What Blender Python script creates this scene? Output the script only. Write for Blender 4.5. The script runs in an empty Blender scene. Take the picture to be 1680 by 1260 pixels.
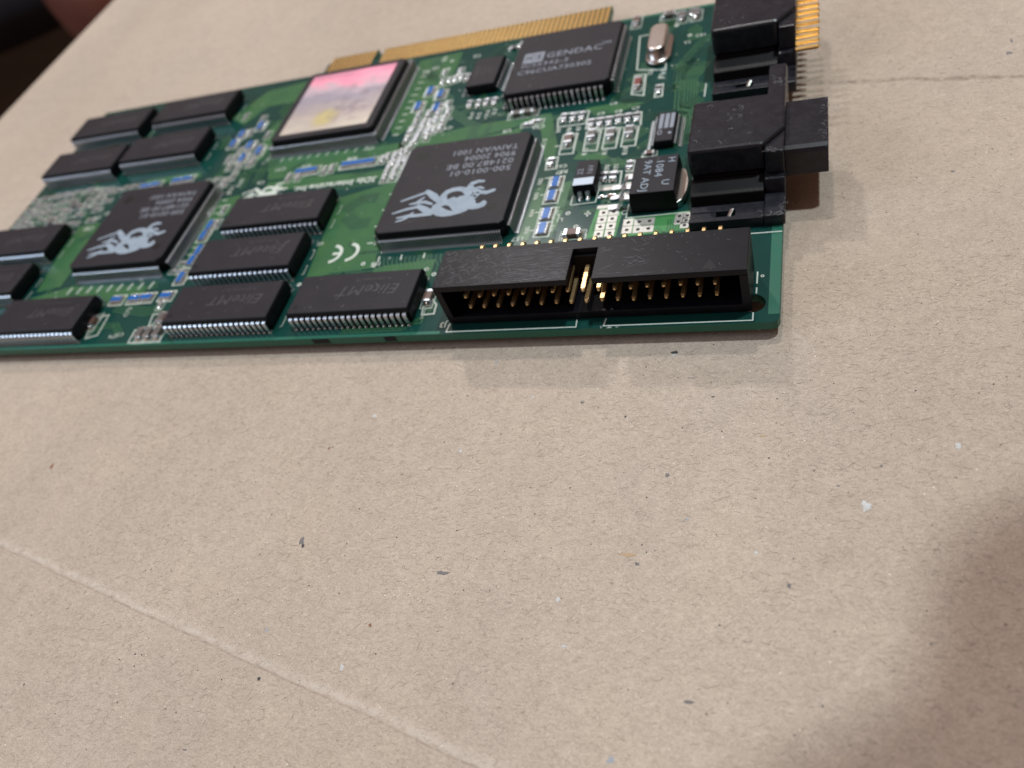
import bpy, math, random
from mathutils import Vector, Matrix
from mathutils.geometry import tessellate_polygon
random.seed(7)
PI = math.pi
sc = bpy.context.scene
COL = sc.collection
# Units: one Blender unit is one millimetre. Origin: front right corner of the board, on its top face.
# x runs to the right, y away from the viewer, z up. The cardboard lies at z = ZC.
sc.unit_settings.system = 'METRIC'
sc.unit_settings.scale_length = 0.001
ZC = -3.4

# ---------------------------------------------------------------- camera
cam_d = bpy.data.cameras.new('camera')
cam = bpy.data.objects.new('camera', cam_d)
COL.objects.link(cam)
cam.location = (6.643, -83.029, 93.06)
cam.rotation_mode = 'XYZ'
cam.rotation_euler = (0.69114, 0.30231, 0.22842)
cam_d.sensor_width = 36.0
cam_d.lens = 28.169
cam_d.clip_start = 1.0
cam_d.clip_end = 6000.0
cam_d.dof.use_dof = True
cam_d.dof.focus_distance = 116.0
cam_d.dof.aperture_fstop = 0.0195
sc.camera = cam

# ---------------------------------------------------------------- world and lamps
sc.view_settings.view_transform = 'Standard'
sc.view_settings.look = 'None'
sc.view_settings.exposure = 0.0
sc.view_settings.gamma = 1.0
w = bpy.data.worlds.new('World')
sc.world = w
w.use_nodes = True
bg = w.node_tree.nodes['Background']
bg.inputs[0].default_value = (1.0, 0.60, 0.46, 1)
bg.inputs[1].default_value = 0.25

def lamp(name, direction, dist, size, power, color, target=(-60, 30, 0)):
    d = Vector(direction).normalized()
    l = bpy.data.lights.new(name, 'AREA')
    l.shape = 'DISK'
    l.size = size
    l.energy = power
    l.color = color
    o = bpy.data.objects.new(name, l)
    COL.objects.link(o)
    o.location = Vector(target) + d * dist
    o.rotation_euler = (-d).to_track_quat('-Z', 'Y').to_euler()
    o['kind'] = 'structure'
    return o

# three ceiling lamps of a room and one wide cool fill, added at the left to brighten the leads
K = 1.0e7
lamp('ceiling_lamp', (-0.05, 0.42, 1), 1500, 50, 0.54 * K, (1.0, 0.965, 0.93), (-10, 10, 0))
lamp('ceiling_lamp', (-0.46, 0.90, 1), 1700, 90, 0.78 * K, (1.0, 0.965, 0.94), (-10, 10, 0))
lamp('ceiling_lamp', (0.25, 0.15, 1), 1500, 66, 1.45 * K, (0.82, 0.955, 1.0), (-10, 10, 0))
lamp('fill_light', (-1.0, -0.35, 0.75), 1400, 800, 0.75 * K, (0.68, 0.84, 1.0), (-120, 40, 0))

# ---------------------------------------------------------------- materials
def mat(name, color, rough=0.5, metal=0.0, spec=0.5, noise=None, bump=None, coat=0.0):
    m = bpy.data.materials.new(name)
    m.use_nodes = True
    nt = m.node_tree
    b = nt.nodes['Principled BSDF']
    b.inputs['Base Color'].default_value = (*color, 1)
    b.inputs['Roughness'].default_value = rough
    b.inputs['Metallic'].default_value = metal
    b.inputs['Specular IOR Level'].default_value = spec
    b.inputs['Coat Weight'].default_value = coat
    b.inputs['Coat Roughness'].default_value = 0.12
    tc = nt.nodes.new('ShaderNodeTexCoord')
    if noise:                                  # (scale, second colour, amount)
        n = nt.nodes.new('ShaderNodeTexNoise')
        n.noise_dimensions = '4D'
        oi = nt.nodes.new('ShaderNodeObjectInfo')
        om = nt.nodes.new('ShaderNodeMath'); om.operation = 'MULTIPLY'; om.inputs[1].default_value = 60.0
        nt.links.new(oi.outputs['Random'], om.inputs[0]); nt.links.new(om.outputs[0], n.inputs['W'])
        n.inputs['Scale'].default_value = noise[0]
        n.inputs['Detail'].default_value = 6
        n.inputs['Roughness'].default_value = 0.62
        r = nt.nodes.new('ShaderNodeValToRGB')
        r.color_ramp.elements[0].position = 0.5 - noise[2]
        r.color_ramp.elements[1].position = 0.5 + noise[2]
        r.color_ramp.elements[0].color = (*color, 1)
        r.color_ramp.elements[1].color = (*noise[1], 1)
        nt.links.new(tc.outputs['Object'], n.inputs['Vector'])
        nt.links.new(n.outputs['Fac'], r.inputs['Fac'])
        nt.links.new(r.outputs['Color'], b.inputs['Base Color'])
    if bump:                                   # (scale, strength, distance)
        n2 = nt.nodes.new('ShaderNodeTexNoise')
        n2.inputs['Scale'].default_value = bump[0]
        n2.inputs['Detail'].default_value = 5
        bp = nt.nodes.new('ShaderNodeBump')
        bp.inputs['Strength'].default_value = bump[1]
        bp.inputs['Distance'].default_value = bump[2]
        nt.links.new(tc.outputs['Object'], n2.inputs['Vector'])
        nt.links.new(n2.outputs['Fac'], bp.inputs['Height'])
        nt.links.new(bp.outputs['Normal'], b.inputs['Normal'])
    return m

M = {}
M['board'] = mat('solder_mask_dark', (0.006, 0.036, 0.034), 0.20, spec=0.25, noise=(0.10, (0.008, 0.056, 0.044), 0.22), bump=(0.8, 0.05, 0.06))
M['board_edge'] = mat('board_laminate', (0.010, 0.125, 0.080), 0.4, spec=0.25, noise=(0.6, (0.03, 0.11, 0.075), 0.25))
M['pour'] = mat('solder_mask_over_copper', (0.055, 0.138, 0.053), 0.22, spec=0.25, noise=(0.25, (0.036, 0.115, 0.056), 0.22), bump=(0.8, 0.05, 0.06))
M['pour_bright'] = mat('solder_mask_bright', (0.055, 0.215, 0.062), 0.40, spec=0.25, noise=(0.5, (0.05, 0.21, 0.07), 0.25))
M['trace'] = mat('copper_trace_under_mask', (0.030, 0.105, 0.045), 0.4, spec=0.25)
M['trace_dark'] = mat('gap_between_copper', (0.008, 0.05, 0.032), 0.4, spec=0.2)
M['silk'] = mat('white_ink', (0.60, 0.62, 0.56), 0.6, noise=(2.0, (0.45, 0.50, 0.44), 0.3))
M['silk_pale'] = mat('pale_ink', (0.47, 0.50, 0.45), 0.6, noise=(1.5, (0.33, 0.38, 0.33), 0.3))
M['tin'] = mat('tinned_lead', (0.66, 0.71, 0.78), 0.32, metal=1.0, noise=(3.0, (0.50, 0.54, 0.60), 0.3))  # bluish tint puts the cool reflections on the leads into the metal colour
M['tin_dull'] = mat('dull_lead', (0.52, 0.54, 0.58), 0.38, metal=1.0)
M['solder'] = mat('solder', (0.74, 0.73, 0.70), 0.2, metal=1.0, bump=(2.5, 0.3, 0.15))
M['pad'] = mat('tinned_pad', (0.50, 0.49, 0.46), 0.42, metal=0.5, noise=(2.0, (0.36, 0.35, 0.33), 0.3))
M['gold'] = mat('gold_plating', (0.95, 0.72, 0.32), 0.28, metal=1.0, noise=(0.8, (0.76, 0.46, 0.15), 0.3))
M['brass'] = mat('brass_pin', (0.74, 0.52, 0.26), 0.38, metal=0.9, noise=(0.9, (0.58, 0.38, 0.19), 0.3))
M['copper'] = mat('copper_end', (0.62, 0.36, 0.20), 0.35, metal=0.8)
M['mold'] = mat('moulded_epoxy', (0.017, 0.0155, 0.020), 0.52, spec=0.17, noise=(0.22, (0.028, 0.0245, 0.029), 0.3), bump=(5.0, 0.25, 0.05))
M['mold_side'] = mat('moulded_epoxy_side', (0.004, 0.005, 0.007), 0.42, spec=0.15, bump=(4.0, 0.2, 0.05))  # package sides darker than the tops, their shade put into the colour
M['mold_dot'] = mat('moulded_dimple', (0.012, 0.011, 0.012), 0.5, spec=0.2)
M['print'] = mat('chip_ink', (0.27, 0.29, 0.345), 0.6, noise=(1.0, (0.17, 0.185, 0.225), 0.3))
M['print_logo'] = mat('logo_ink', (0.30, 0.36, 0.43), 0.6, noise=(0.7, (0.20, 0.245, 0.30), 0.25))
M['print_faint'] = mat('faint_chip_ink', (0.046, 0.041, 0.046), 0.6, noise=(0.35, (0.032, 0.028, 0.032), 0.3))
M['band'] = mat('pale_polarity_band', (0.50, 0.57, 0.66), 0.5)
M['blue'] = mat('blue_resistor_glaze', (0.016, 0.135, 0.44), 0.25, spec=0.25, noise=(0.9, (0.010, 0.085, 0.32), 0.3), coat=0.1)
M['ceramic'] = mat('white_ceramic', (0.42, 0.42, 0.39), 0.5, noise=(2.0, (0.26, 0.26, 0.24), 0.3))
M['cap_brown'] = mat('brown_ceramic', (0.13, 0.070, 0.055), 0.45, noise=(1.0, (0.10, 0.055, 0.045), 0.3))
M['cap_grey'] = mat('grey_ceramic', (0.10, 0.092, 0.085), 0.45)
M['red'] = mat('red_resin', (0.16, 0.022, 0.015), 0.4)
M['black_small'] = mat('black_resistor', (0.02, 0.02, 0.022), 0.4)
M['can'] = mat('crystal_can', (0.62, 0.58, 0.55), 0.30, metal=1.0, bump=(0.8, 0.15, 0.2))
M['via'] = mat('tented_hole', (0.07, 0.15, 0.09), 0.45)
M['hole'] = mat('drill_hole', (0.010, 0.009, 0.008), 0.8)
M['steel'] = mat('clip_steel', (0.60, 0.58, 0.54), 0.28, metal=1.0)

def plastic(name, c1, c2, scratch, rough):
    m = bpy.data.materials.new(name)
    m.use_nodes = True
    nt = m.node_tree
    N, L = nt.nodes, nt.links
    b = N['Principled BSDF']
    b.inputs['Roughness'].default_value = rough
    b.inputs['Specular IOR Level'].default_value = 0.32
    tc = N.new('ShaderNodeTexCoord')
    n = N.new('ShaderNodeTexNoise'); n.inputs['Scale'].default_value = 0.55; n.inputs['Detail'].default_value = 7; n.inputs['Roughness'].default_value = 0.7
    L.new(tc.outputs['Object'], n.inputs['Vector'])
    r = N.new('ShaderNodeValToRGB')
    r.color_ramp.elements[0].position = 0.38; r.color_ramp.elements[0].color = (*c1, 1)
    r.color_ramp.elements[1].position = 0.72; r.color_ramp.elements[1].color = (*c2, 1)
    L.new(n.outputs['Fac'], r.inputs['Fac'])
    # scuffs: short stretched scratches in two directions, patchy
    last = r.outputs['Color']
    for k, (ang, sc_, th) in enumerate([(0.35, (0.25, 4.0, 1.0), 0.71), (-0.25, (5.0, 0.35, 1.0), 0.73), (0.05, (0.18, 6.0, 1), 0.70)]):
        mp = N.new('ShaderNodeMapping'); mp.inputs['Rotation'].default_value = (0, 0, ang); mp.inputs['Scale'].default_value = sc_
        mp.inputs['Location'].default_value = (k * 13.1, k * 7.3, 0)
        L.new(tc.outputs['Object'], mp.inputs['Vector'])
        s = N.new('ShaderNodeTexNoise'); s.inputs['Scale'].default_value = 1.6; s.inputs['Detail'].default_value = 2.5
        L.new(mp.outputs['Vector'], s.inputs['Vector'])
        p = N.new('ShaderNodeTexNoise'); p.inputs['Scale'].default_value = 0.16; p.inputs['Detail'].default_value = 2
        L.new(mp.outputs['Vector'], p.inputs['Vector'])
        a = N.new('ShaderNodeMath'); a.operation = 'MULTIPLY_ADD'; a.inputs[1].default_value = 1.0; a.inputs[2].default_value = 0.0
        ad = N.new('ShaderNodeMath'); ad.operation = 'ADD'
        ms = N.new('ShaderNodeMath'); ms.operation = 'MULTIPLY'; ms.inputs[1].default_value = 0.35
        L.new(p.outputs['Fac'], ms.inputs[0])
        L.new(s.outputs['Fac'], ad.inputs[0]); L.new(ms.outputs[0], ad.inputs[1])
        mr = N.new('ShaderNodeMapRange'); mr.inputs['From Min'].default_value = th + 0.13; mr.inputs['From Max'].default_value = th + 0.21
        mr.inputs['To Max'].default_value = scratch
        L.new(ad.outputs[0], mr.inputs['Value'])
        mx = N.new('ShaderNodeMix'); mx.data_type = 'RGBA'
        mx.inputs['B'].default_value = (0.22, 0.21, 0.23, 1)
        L.new(mr.outputs['Result'], mx.inputs['Factor']); L.new(last, mx.inputs['A'])
        last = mx.outputs['Result']
        N.remove(a)
    L.new(last, b.inputs['Base Color'])
    n2 = N.new('ShaderNodeTexNoise'); n2.inputs['Scale'].default_value = 3.0; n2.inputs['Detail'].default_value = 4
    L.new(tc.outputs['Object'], n2.inputs['Vector'])
    bp = N.new('ShaderNodeBump'); bp.inputs['Strength'].default_value = 0.12; bp.inputs['Distance'].default_value = 0.05
    L.new(n2.outputs['Fac'], bp.inputs['Height']); L.new(bp.outputs['Normal'], b.inputs['Normal'])
    return m
M['plastic'] = plastic('scuffed_black_plastic', (0.003, 0.003, 0.0055), (0.0065, 0.0062, 0.0095), 0.0, 0.40)
M['plastic'].node_tree.nodes['Principled BSDF'].inputs['Specular IOR Level'].default_value = 0.16
M['plastic2'] = plastic('black_connector_plastic', (0.010, 0.0105, 0.015), (0.023, 0.023, 0.030), 0.04, 0.27)
M['plastic_in'] = mat('black_plastic_inside', (0.004, 0.0035, 0.004), 0.4, spec=0.15, bump=(2.0, 0.2, 0.08))

# ---------------------------------------------------------------- mesh helpers
class MB:
    def __init__(s):
        s.v, s.f, s.m, s.mats = [], [], [], []
    def mi(s, m):
        if m not in s.mats: s.mats.append(m)
        return s.mats.index(m)
    def face(s, idx, m):
        s.f.append(idx); s.m.append(s.mi(m))
    def hull(s, rings, m, cap=True, mtop=None):         # rings: lists of points of equal length, bottom to top
        n = len(rings[0]); b0 = len(s.v)
        for r in rings: s.v += [tuple(q) for q in r]
        for k in range(len(rings) - 1):
            for i in range(n):
                j = (i + 1) % n
                s.face((b0 + k*n + i, b0 + k*n + j, b0 + (k+1)*n + j, b0 + (k+1)*n + i), m)
        if cap:
            s.face(tuple(b0 + i for i in range(n))[::-1], m)
            t0 = b0 + (len(rings) - 1) * n
            s.face(tuple(t0 + i for i in range(n)), mtop or m)
    def box(s, x0, x1, y0, y1, z0, z1, m, mtop=None):
        q = [(x0, y0), (x1, y0), (x1, y1), (x0, y1)]
        s.hull([[(a, b, z0) for a, b in q], [(a, b, z1) for a, b in q]], m, True, mtop)
    def prism(s, poly, z0, z1, m, mtop=None):
        s.hull([[(a, b, z0) for a, b in poly], [(a, b, z1) for a, b in poly]], m, True, mtop)
    def strip(s, pts, wd, z0, z1, m, closed=False):     # polyline of given width, mitred
        pts = [Vector(p) for p in pts]; n = len(pts); Ls, Rs = [], []
        for i in range(n):
            a = pts[i-1] if (i > 0 or closed) else None
            c = pts[(i+1) % n] if (i < n-1 or closed) else None
            p = pts[i]
            d1 = (p - a).normalized() if a is not None else None
            d2 = (c - p).normalized() if c is not None else None
            if d1 is None: d1 = d2
            if d2 is None: d2 = d1
            t = (d1 + d2)
            t = t.normalized() if t.length > 1e-6 else d1
            nn = Vector((-t.y, t.x)); k = max(0.5, nn.dot(Vector((-d1.y, d1.x))))
            h = wd[i] / 2 / k if isinstance(wd, (list, tuple)) else wd / 2 / k
            Ls.append(p + nn*h); Rs.append(p - nn*h)
        segs = n if closed else n - 1
        for i in range(segs):
            j = (i + 1) % n
            s.prism([(Rs[i].x, Rs[i].y), (Rs[j].x, Rs[j].y), (Ls[j].x, Ls[j].y), (Ls[i].x, Ls[i].y)], z0, z1, m)
    def blob(s, x, y, z, rx, ry, rz, m, seg=10, rings=4):   # domed solder fillet
        R_ = []
        for k in range(rings):
            t = k / rings * PI / 2
            R_.append([(x + rx*math.cos(t)*math.cos(2*PI*i/seg), y + ry*math.cos(t)*math.sin(2*PI*i/seg), z + rz*math.sin(t)) for i in range(seg)])
        b0 = len(s.v)
        s.hull(R_, m)
        s.f.pop(); s.m.pop()
        t0 = b0 + (rings-1)*seg; s.v.append((x, y, z + rz)); ti = len(s.v) - 1
        for i in range(seg): s.face((t0 + i, t0 + (i+1) % seg, ti), m)
    def sweep(s, path, width, th, m, origin=(0, 0), outward=(0, -1), taper=None):
        # a flat lead: path = (distance outward, height); the strip is `width` wide
        ox, oy = origin; dx, dy = outward; px, py = -dy, dx
        pts = [Vector(q) for q in path]; rings = []
        for i, p in enumerate(pts):
            a = pts[max(i-1, 0)]; c = pts[min(i+1, len(pts)-1)]
            t = (c - a).normalized(); n = Vector((-t.y, t.x)) * th / 2
            wv = width * (taper[i] if taper else 1) / 2
            ring = []
            for (sd, nn) in ((-1, -1), (1, -1), (1, 1), (-1, 1)):
                o = p + n * nn
                ring.append((ox + dx*o.x + px*wv*sd, oy + dy*o.x + py*wv*sd, o.y))
            rings.append(ring)
        s.hull(rings, m)
    def mesh(s, name, smooth=False):
        me = bpy.data.meshes.new(name)
        me.from_pydata(s.v, [], s.f)
        for m in s.mats: me.materials.append(M[m] if isinstance(m, str) else m)
        me.polygons.foreach_set('material_index', s.m)
        if smooth: me.polygons.foreach_set('use_smooth', [True] * len(s.f))
        me.validate(); me.update()
        return me
    def build(s, name, parent=None, loc=(0, 0, 0), rz=0, smooth=False, bevel=0, kind=None, label=None):
        o = bpy.data.objects.new(name, s.mesh(name, smooth)); COL.objects.link(o)
        o.parent = parent; o.location = loc; o.rotation_euler = (0, 0, rz)
        if bevel:
            bv = o.modifiers.new('bevel', 'BEVEL'); bv.width = bevel; bv.segments = 2; bv.limit_method = 'ANGLE'; bv.angle_limit = math.radians(40)
        if kind: o['kind'] = kind
        if label: o['label'] = label
        return o

def inst(me, name, parent, loc=(0, 0, 0), rz=0):
    o = bpy.data.objects.new(name, me); COL.objects.link(o)
    o.parent = parent; o.location = loc; o.rotation_euler = (0, 0, rz)
    return o

def copy_tree(o, parent, loc=None):
    c = o.copy(); COL.objects.link(c); c.parent = parent
    if loc is not None: c.location = loc
    for ch in list(o.children):
        d = ch.copy(); COL.objects.link(d); d.parent = c
    return c

_txt = {}
def text(s_, x, y, z, size, rot, m, parent, name='printed_text', align='CENTER', xs=1.0, shear=0.0, bold=0.0):
    key = (s_, size, align, xs, shear, bold, m)
    if key not in _txt:
        cu = bpy.data.curves.new('t', 'FONT'); cu.body = s_; cu.size = size; cu.align_x = align; cu.align_y = 'CENTER'
        cu.extrude = 0.008; cu.resolution_u = 2; cu.shear = shear; cu.offset = bold
        cu.space_character = 1.05
        o = bpy.data.objects.new('t', cu); COL.objects.link(o)
        bpy.context.view_layer.update()
        me = bpy.data.meshes.new_from_object(o.evaluated_get(bpy.context.evaluated_depsgraph_get()))
        bpy.data.objects.remove(o)
        for v in me.vertices: v.co.x *= xs
        me.name = name; me.materials.clear(); me.materials.append(M[m])
        _txt[key] = me
    return inst(_txt[key], name, parent, (x, y, z + 0.009), rot)

def poly_plate(outer, holes, z0, z1, m, mside, b):
    loops = [[Vector((x, y, 0)) for x, y in outer]] + [[Vector((x, y, 0)) for x, y in h] for h in holes]
    tris = tessellate_polygon(loops)
    flat = [q for l in loops for q in l]
    bt = len(b.v); b.v += [(q.x, q.y, z1) for q in flat]
    bb = len(b.v); b.v += [(q.x, q.y, z0) for q in flat]
    def up(t):
        a, c, d = (flat[i] for i in t)
        return (c - a).cross(d - a).z > 0
    for t in tris:
        t = tuple(t) if up(t) else tuple(t)[::-1]
        b.face(tuple(bt + i for i in t), m); b.face(tuple(bb + i for i in t[::-1]), m)
    off = 0
    for l in loops:
        n = len(l)
        for i in range(n):
            j = (i + 1) % n
            b.face((bb + off + i, bb + off + j, bt + off + j, bt + off + i), mside)
        off += n

def circle(x, y, r, n=20):
    return [(x + r*math.cos(2*PI*i/n), y + r*math.sin(2*PI*i/n)) for i in range(n)]

# ================================================================= THE SETTING
# cardboard sheet
def cardboard_material():
    m = bpy.data.materials.new('recycled_cardboard'); m.use_nodes = True
    nt = m.node_tree; N, L = nt.nodes, nt.links
    b = N['Principled BSDF']; b.inputs['Roughness'].default_value = 0.85; b.inputs['Specular IOR Level'].default_value = 0.2
    tc = N.new('ShaderNodeTexCoord')
    def noise(scale, detail, rough, rot=0, stretch=(1, 1, 1), dist=0.0):
        mp = N.new('ShaderNodeMapping'); mp.inputs['Rotation'].default_value = (0, 0, rot); mp.inputs['Scale'].default_value = stretch
        L.new(tc.outputs['Object'], mp.inputs['Vector'])
        n = N.new('ShaderNodeTexNoise'); n.inputs['Scale'].default_value = scale; n.inputs['Detail'].default_value = detail; n.inputs['Roughness'].default_value = rough
        n.inputs['Distortion'].default_value = dist
        L.new(mp.outputs['Vector'], n.inputs['Vector']); return n.outputs['Fac']
    def ramp(fac, a, b_, ca, cb):
        r = N.new('ShaderNodeValToRGB'); r.color_ramp.elements[0].position = a; r.color_ramp.elements[1].position = b_
        r.color_ramp.elements[0].color = (*ca, 1); r.color_ramp.elements[1].color = (*cb, 1)
        L.new(fac, r.inputs['Fac']); return r.outputs['Color']
    def mul(a, c, f=1.0):
        x = N.new('ShaderNodeMix'); x.data_type = 'RGBA'; x.blend_type = 'MULTIPLY'; x.inputs['Factor'].default_value = f
        L.new(a, x.inputs['A']); L.new(c, x.inputs['B']); return x.outputs['Result']
    base = ramp(noise(0.035, 4, 0.6), 0.35, 0.68, (0.486, 0.398, 0.326), (0.452, 0.378, 0.318))
    c = mul(base, ramp(noise(0.35, 5, 0.65), 0.34, 0.66, (0.95, 0.945, 0.94), (1.04, 1.04, 1.04)))
    c = mul(c, ramp(noise(1.7, 6, 0.75, 0.4, (0.6, 1.3, 1), 0.6), 0.32, 0.64, (0.86, 0.85, 0.84), (1.07, 1.07, 1.07)))
    c = mul(c, ramp(noise(4.5, 4, 0.85, -0.3, (0.6, 1.2, 1), 1.0), 0.34, 0.64, (0.80, 0.785, 0.77), (1.12, 1.12, 1.12)))
    c = mul(c, ramp(noise(7.0, 3, 0.8), 0.33, 0.66, (0.74, 0.73, 0.72), (1.17, 1.17, 1.17)))
    c = mul(c, ramp(noise(0.012, 3, 0.55, 0.7, (1, 0.5, 1)), 0.35, 0.65, (0.93, 0.925, 0.915), (1.04, 1.045, 1.05)))
    # pale worn band along the old fold, narrow dark hairline beside it, and the dark fold behind the card
    sep = N.new('ShaderNodeSeparateXYZ'); L.new(tc.outputs['Object'], sep.inputs[0])
    wob = noise(0.09, 4, 0.6); wob2 = noise(0.8, 3, 0.6)
    def line_dist(a, slope_pts):
        (x0, y0), (x1, y1) = slope_pts
        k = (y1 - y0) / (x1 - x0)
        e = N.new('ShaderNodeMath'); e.operation = 'MULTIPLY_ADD'; e.inputs[1].default_value = -k; e.inputs[2].default_value = -(y0 - k*x0)
        L.new(sep.outputs['X'], e.inputs[0])
        s_ = N.new('ShaderNodeMath'); s_.operation = 'ADD'; L.new(sep.outputs['Y'], s_.inputs[0]); L.new(e.outputs[0], s_.inputs[1])
        q = N.new('ShaderNodeMath'); q.operation = 'MULTIPLY_ADD'; q.inputs[1].default_value = a; L.new(wob, q.inputs[0]); L.new(s_.outputs[0], q.inputs[2])
        return q.outputs[0]
    def band(d, centre, half, soft):
        s_ = N.new('ShaderNodeMath'); s_.operation = 'SUBTRACT'; s_.inputs[1].default_value = centre; L.new(d, s_.inputs[0])
        a = N.new('ShaderNodeMath'); a.operation = 'ABSOLUTE'; L.new(s_.outputs[0], a.inputs[0])
        r = N.new('ShaderNodeMapRange'); r.inputs['From Min'].default_value = half; r.inputs['From Max'].default_value = half + soft
        r.inputs['To Min'].default_value = 1; r.inputs['To Max'].default_value = 0; L.new(a.outputs[0], r.inputs['Value']); return r.outputs['Result']
    def mixc(fac, a, col, k):
        q = N.new('ShaderNodeMath'); q.operation = 'MULTIPLY'; q.inputs[1].default_value = k; L.new(fac, q.inputs[0])
        q2 = N.new('ShaderNodeMath'); q2.operation = 'MULTIPLY'; L.new(q.outputs[0], q2.inputs[0])
        r = N.new('ShaderNodeMapRange'); r.inputs['From Min'].default_value = 0.3; r.inputs['From Max'].default_value = 0.6; L.new(wob2, r.inputs['Value'])
        L.new(r.outputs['Result'], q2.inputs[1])
        x = N.new('ShaderNodeMix'); x.data_type = 'RGBA'; L.new(q2.outputs[0], x.inputs['Factor']); L.new(a, x.inputs['A']); x.inputs['B'].default_value = (*col, 1)
        return x.outputs['Result']
    d1 = line_dist(0.9, ((-133.5, -43.3), (-29.9, -66.0)))
    c = mixc(band(d1, 0.6, 0.0, 1.2), c, (0.56, 0.49, 0.425), 0.6)
    c = mixc(band(d1, -0.15, 0.05, 0.22), c, (0.25, 0.19, 0.15), 0.6)
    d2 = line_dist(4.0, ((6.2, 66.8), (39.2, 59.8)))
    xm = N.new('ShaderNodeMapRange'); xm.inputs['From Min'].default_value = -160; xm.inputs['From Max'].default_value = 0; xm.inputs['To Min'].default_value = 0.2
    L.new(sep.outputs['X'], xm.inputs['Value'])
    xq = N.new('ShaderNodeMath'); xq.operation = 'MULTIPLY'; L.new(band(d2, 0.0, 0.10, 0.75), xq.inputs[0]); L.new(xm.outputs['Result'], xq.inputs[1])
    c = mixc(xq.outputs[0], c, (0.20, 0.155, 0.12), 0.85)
    L.new(c, b.inputs['Base Color'])
    bp = N.new('ShaderNodeBump'); bp.inputs['Strength'].default_value = 0.16; bp.inputs['Distance'].default_value = 0.06
    L.new(noise(2.2, 7, 0.7, 0.4, (0.6, 1.2, 1), 0.5), bp.inputs['Height'])
    bp2 = N.new('ShaderNodeBump'); bp2.inputs['Strength'].default_value = 0.15; bp2.inputs['Distance'].default_value = 0.25
    L.new(band(d1, 0.4, 0.1, 1.2), bp2.inputs['Height']); L.new(bp.outputs['Normal'], bp2.inputs['Normal'])
    L.new(bp2.outputs['Normal'], b.inputs['Normal'])
    return m
M['card'] = cardboard_material()
M['flute'] = mat('cardboard_core', (0.30, 0.21, 0.14), 0.9, noise=(0.5, (0.18, 0.12, 0.08), 0.3))
b = MB()
b.box(-262, 300, -330, 620, ZC - 0.5, ZC, 'card')
b.box(-261, 299, -329, 619, ZC - 4.0, ZC - 0.5, 'flute')
b.box(-262, 300, -330, 620, ZC - 4.5, ZC - 4.0, 'card')
cardboard = b.build('cardboard', kind='structure', label='brown recycled cardboard sheet with a pale worn fold, under the green circuit card')

# loose fibres and grit pressed in the paper (too many to count: one object)
M['fib_dark'] = mat('dark_fibre', (0.22, 0.175, 0.14), 0.9)
M['fib_mid'] = mat('brown_fibre', (0.375, 0.30, 0.245), 0.9)
M['fib_pale'] = mat('pale_fibre', (0.56, 0.475, 0.40), 0.8)
M['grit_white'] = mat('white_grit', (0.72, 0.64, 0.55), 0.7)
M['grit_dark'] = mat('dark_grit', (0.07, 0.06, 0.055), 0.9)
b = MB()
def fibre(x, y, L_, wd, ang, bend, m):
    z = ZC + 0.012
    n = 3; P = []
    for i in range(n + 1):
        t = i / n - 0.5
        a = ang + bend * t
        P.append((x + math.cos(ang)*L_*t - math.sin(ang)*bend*L_*t*t, y + math.sin(ang)*L_*t + math.cos(ang)*bend*L_*t*t))
    base = len(b.v)
    for i, (px, py) in enumerate(P):
        h = wd * (0.3 if i in (0, n) else 1) / 2
        b.v += [(px + math.sin(ang)*h, py - math.cos(ang)*h, z), (px - math.sin(ang)*h, py + math.cos(ang)*h, z + 0.02)]
    for i in range(n):
        q = base + 2*i
        b.face((q, q+2, q+3, q+1), m)
rf = random.Random(3)
def patch(n, x0, x1, y0, y1):
    for _ in range(n):
        x, y = rf.uniform(x0, x1), rf.uniform(y0, y1)
        if -197 < x < 0 and 1 < y < 95: continue
        r = rf.random()
        m = 'fib_mid' if r < 0.50 else ('fib_dark' if r < 0.66 else 'fib_pale')
        fibre(x, y, rf.choice([0.3, 0.4, 0.5, 0.7, 0.7, 0.9, 1.4]), rf.uniform(0.02, 0.04), rf.gauss(0.1, 0.7), rf.gauss(0, 0.5), m)
patch(26000, -115, 50, -90, 15)
patch(5000, -160, -90, -70, 10)
patch(6000, 0, 60, -60, 130)
patch(3000, -262, -100, -30, 200)
for _ in range(4200):
    x, y = rf.uniform(-130, 60), rf.uniform(-88, 110)
    if -197 < x < 0.5 and 0 < y < 96: continue
    s_ = rf.choice([0.04, 0.05, 0.06, 0.07, 0.09, 0.13]) ; k = rf.random()
    m = 'grit_dark' if k < 0.45 else 'grit_white'
    a0 = rf.random()*6
    b.prism([(x + s_*rf.uniform(.6, 1.3)*math.cos(a0 + i*PI/2.5), y + s_*rf.uniform(.5, 1.1)*math.sin(a0 + i*PI/2.5)) for i in range(5)], ZC + 0.002, ZC + 0.05, m)
b.build('paper_fibres', cardboard, kind='stuff')

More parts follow.
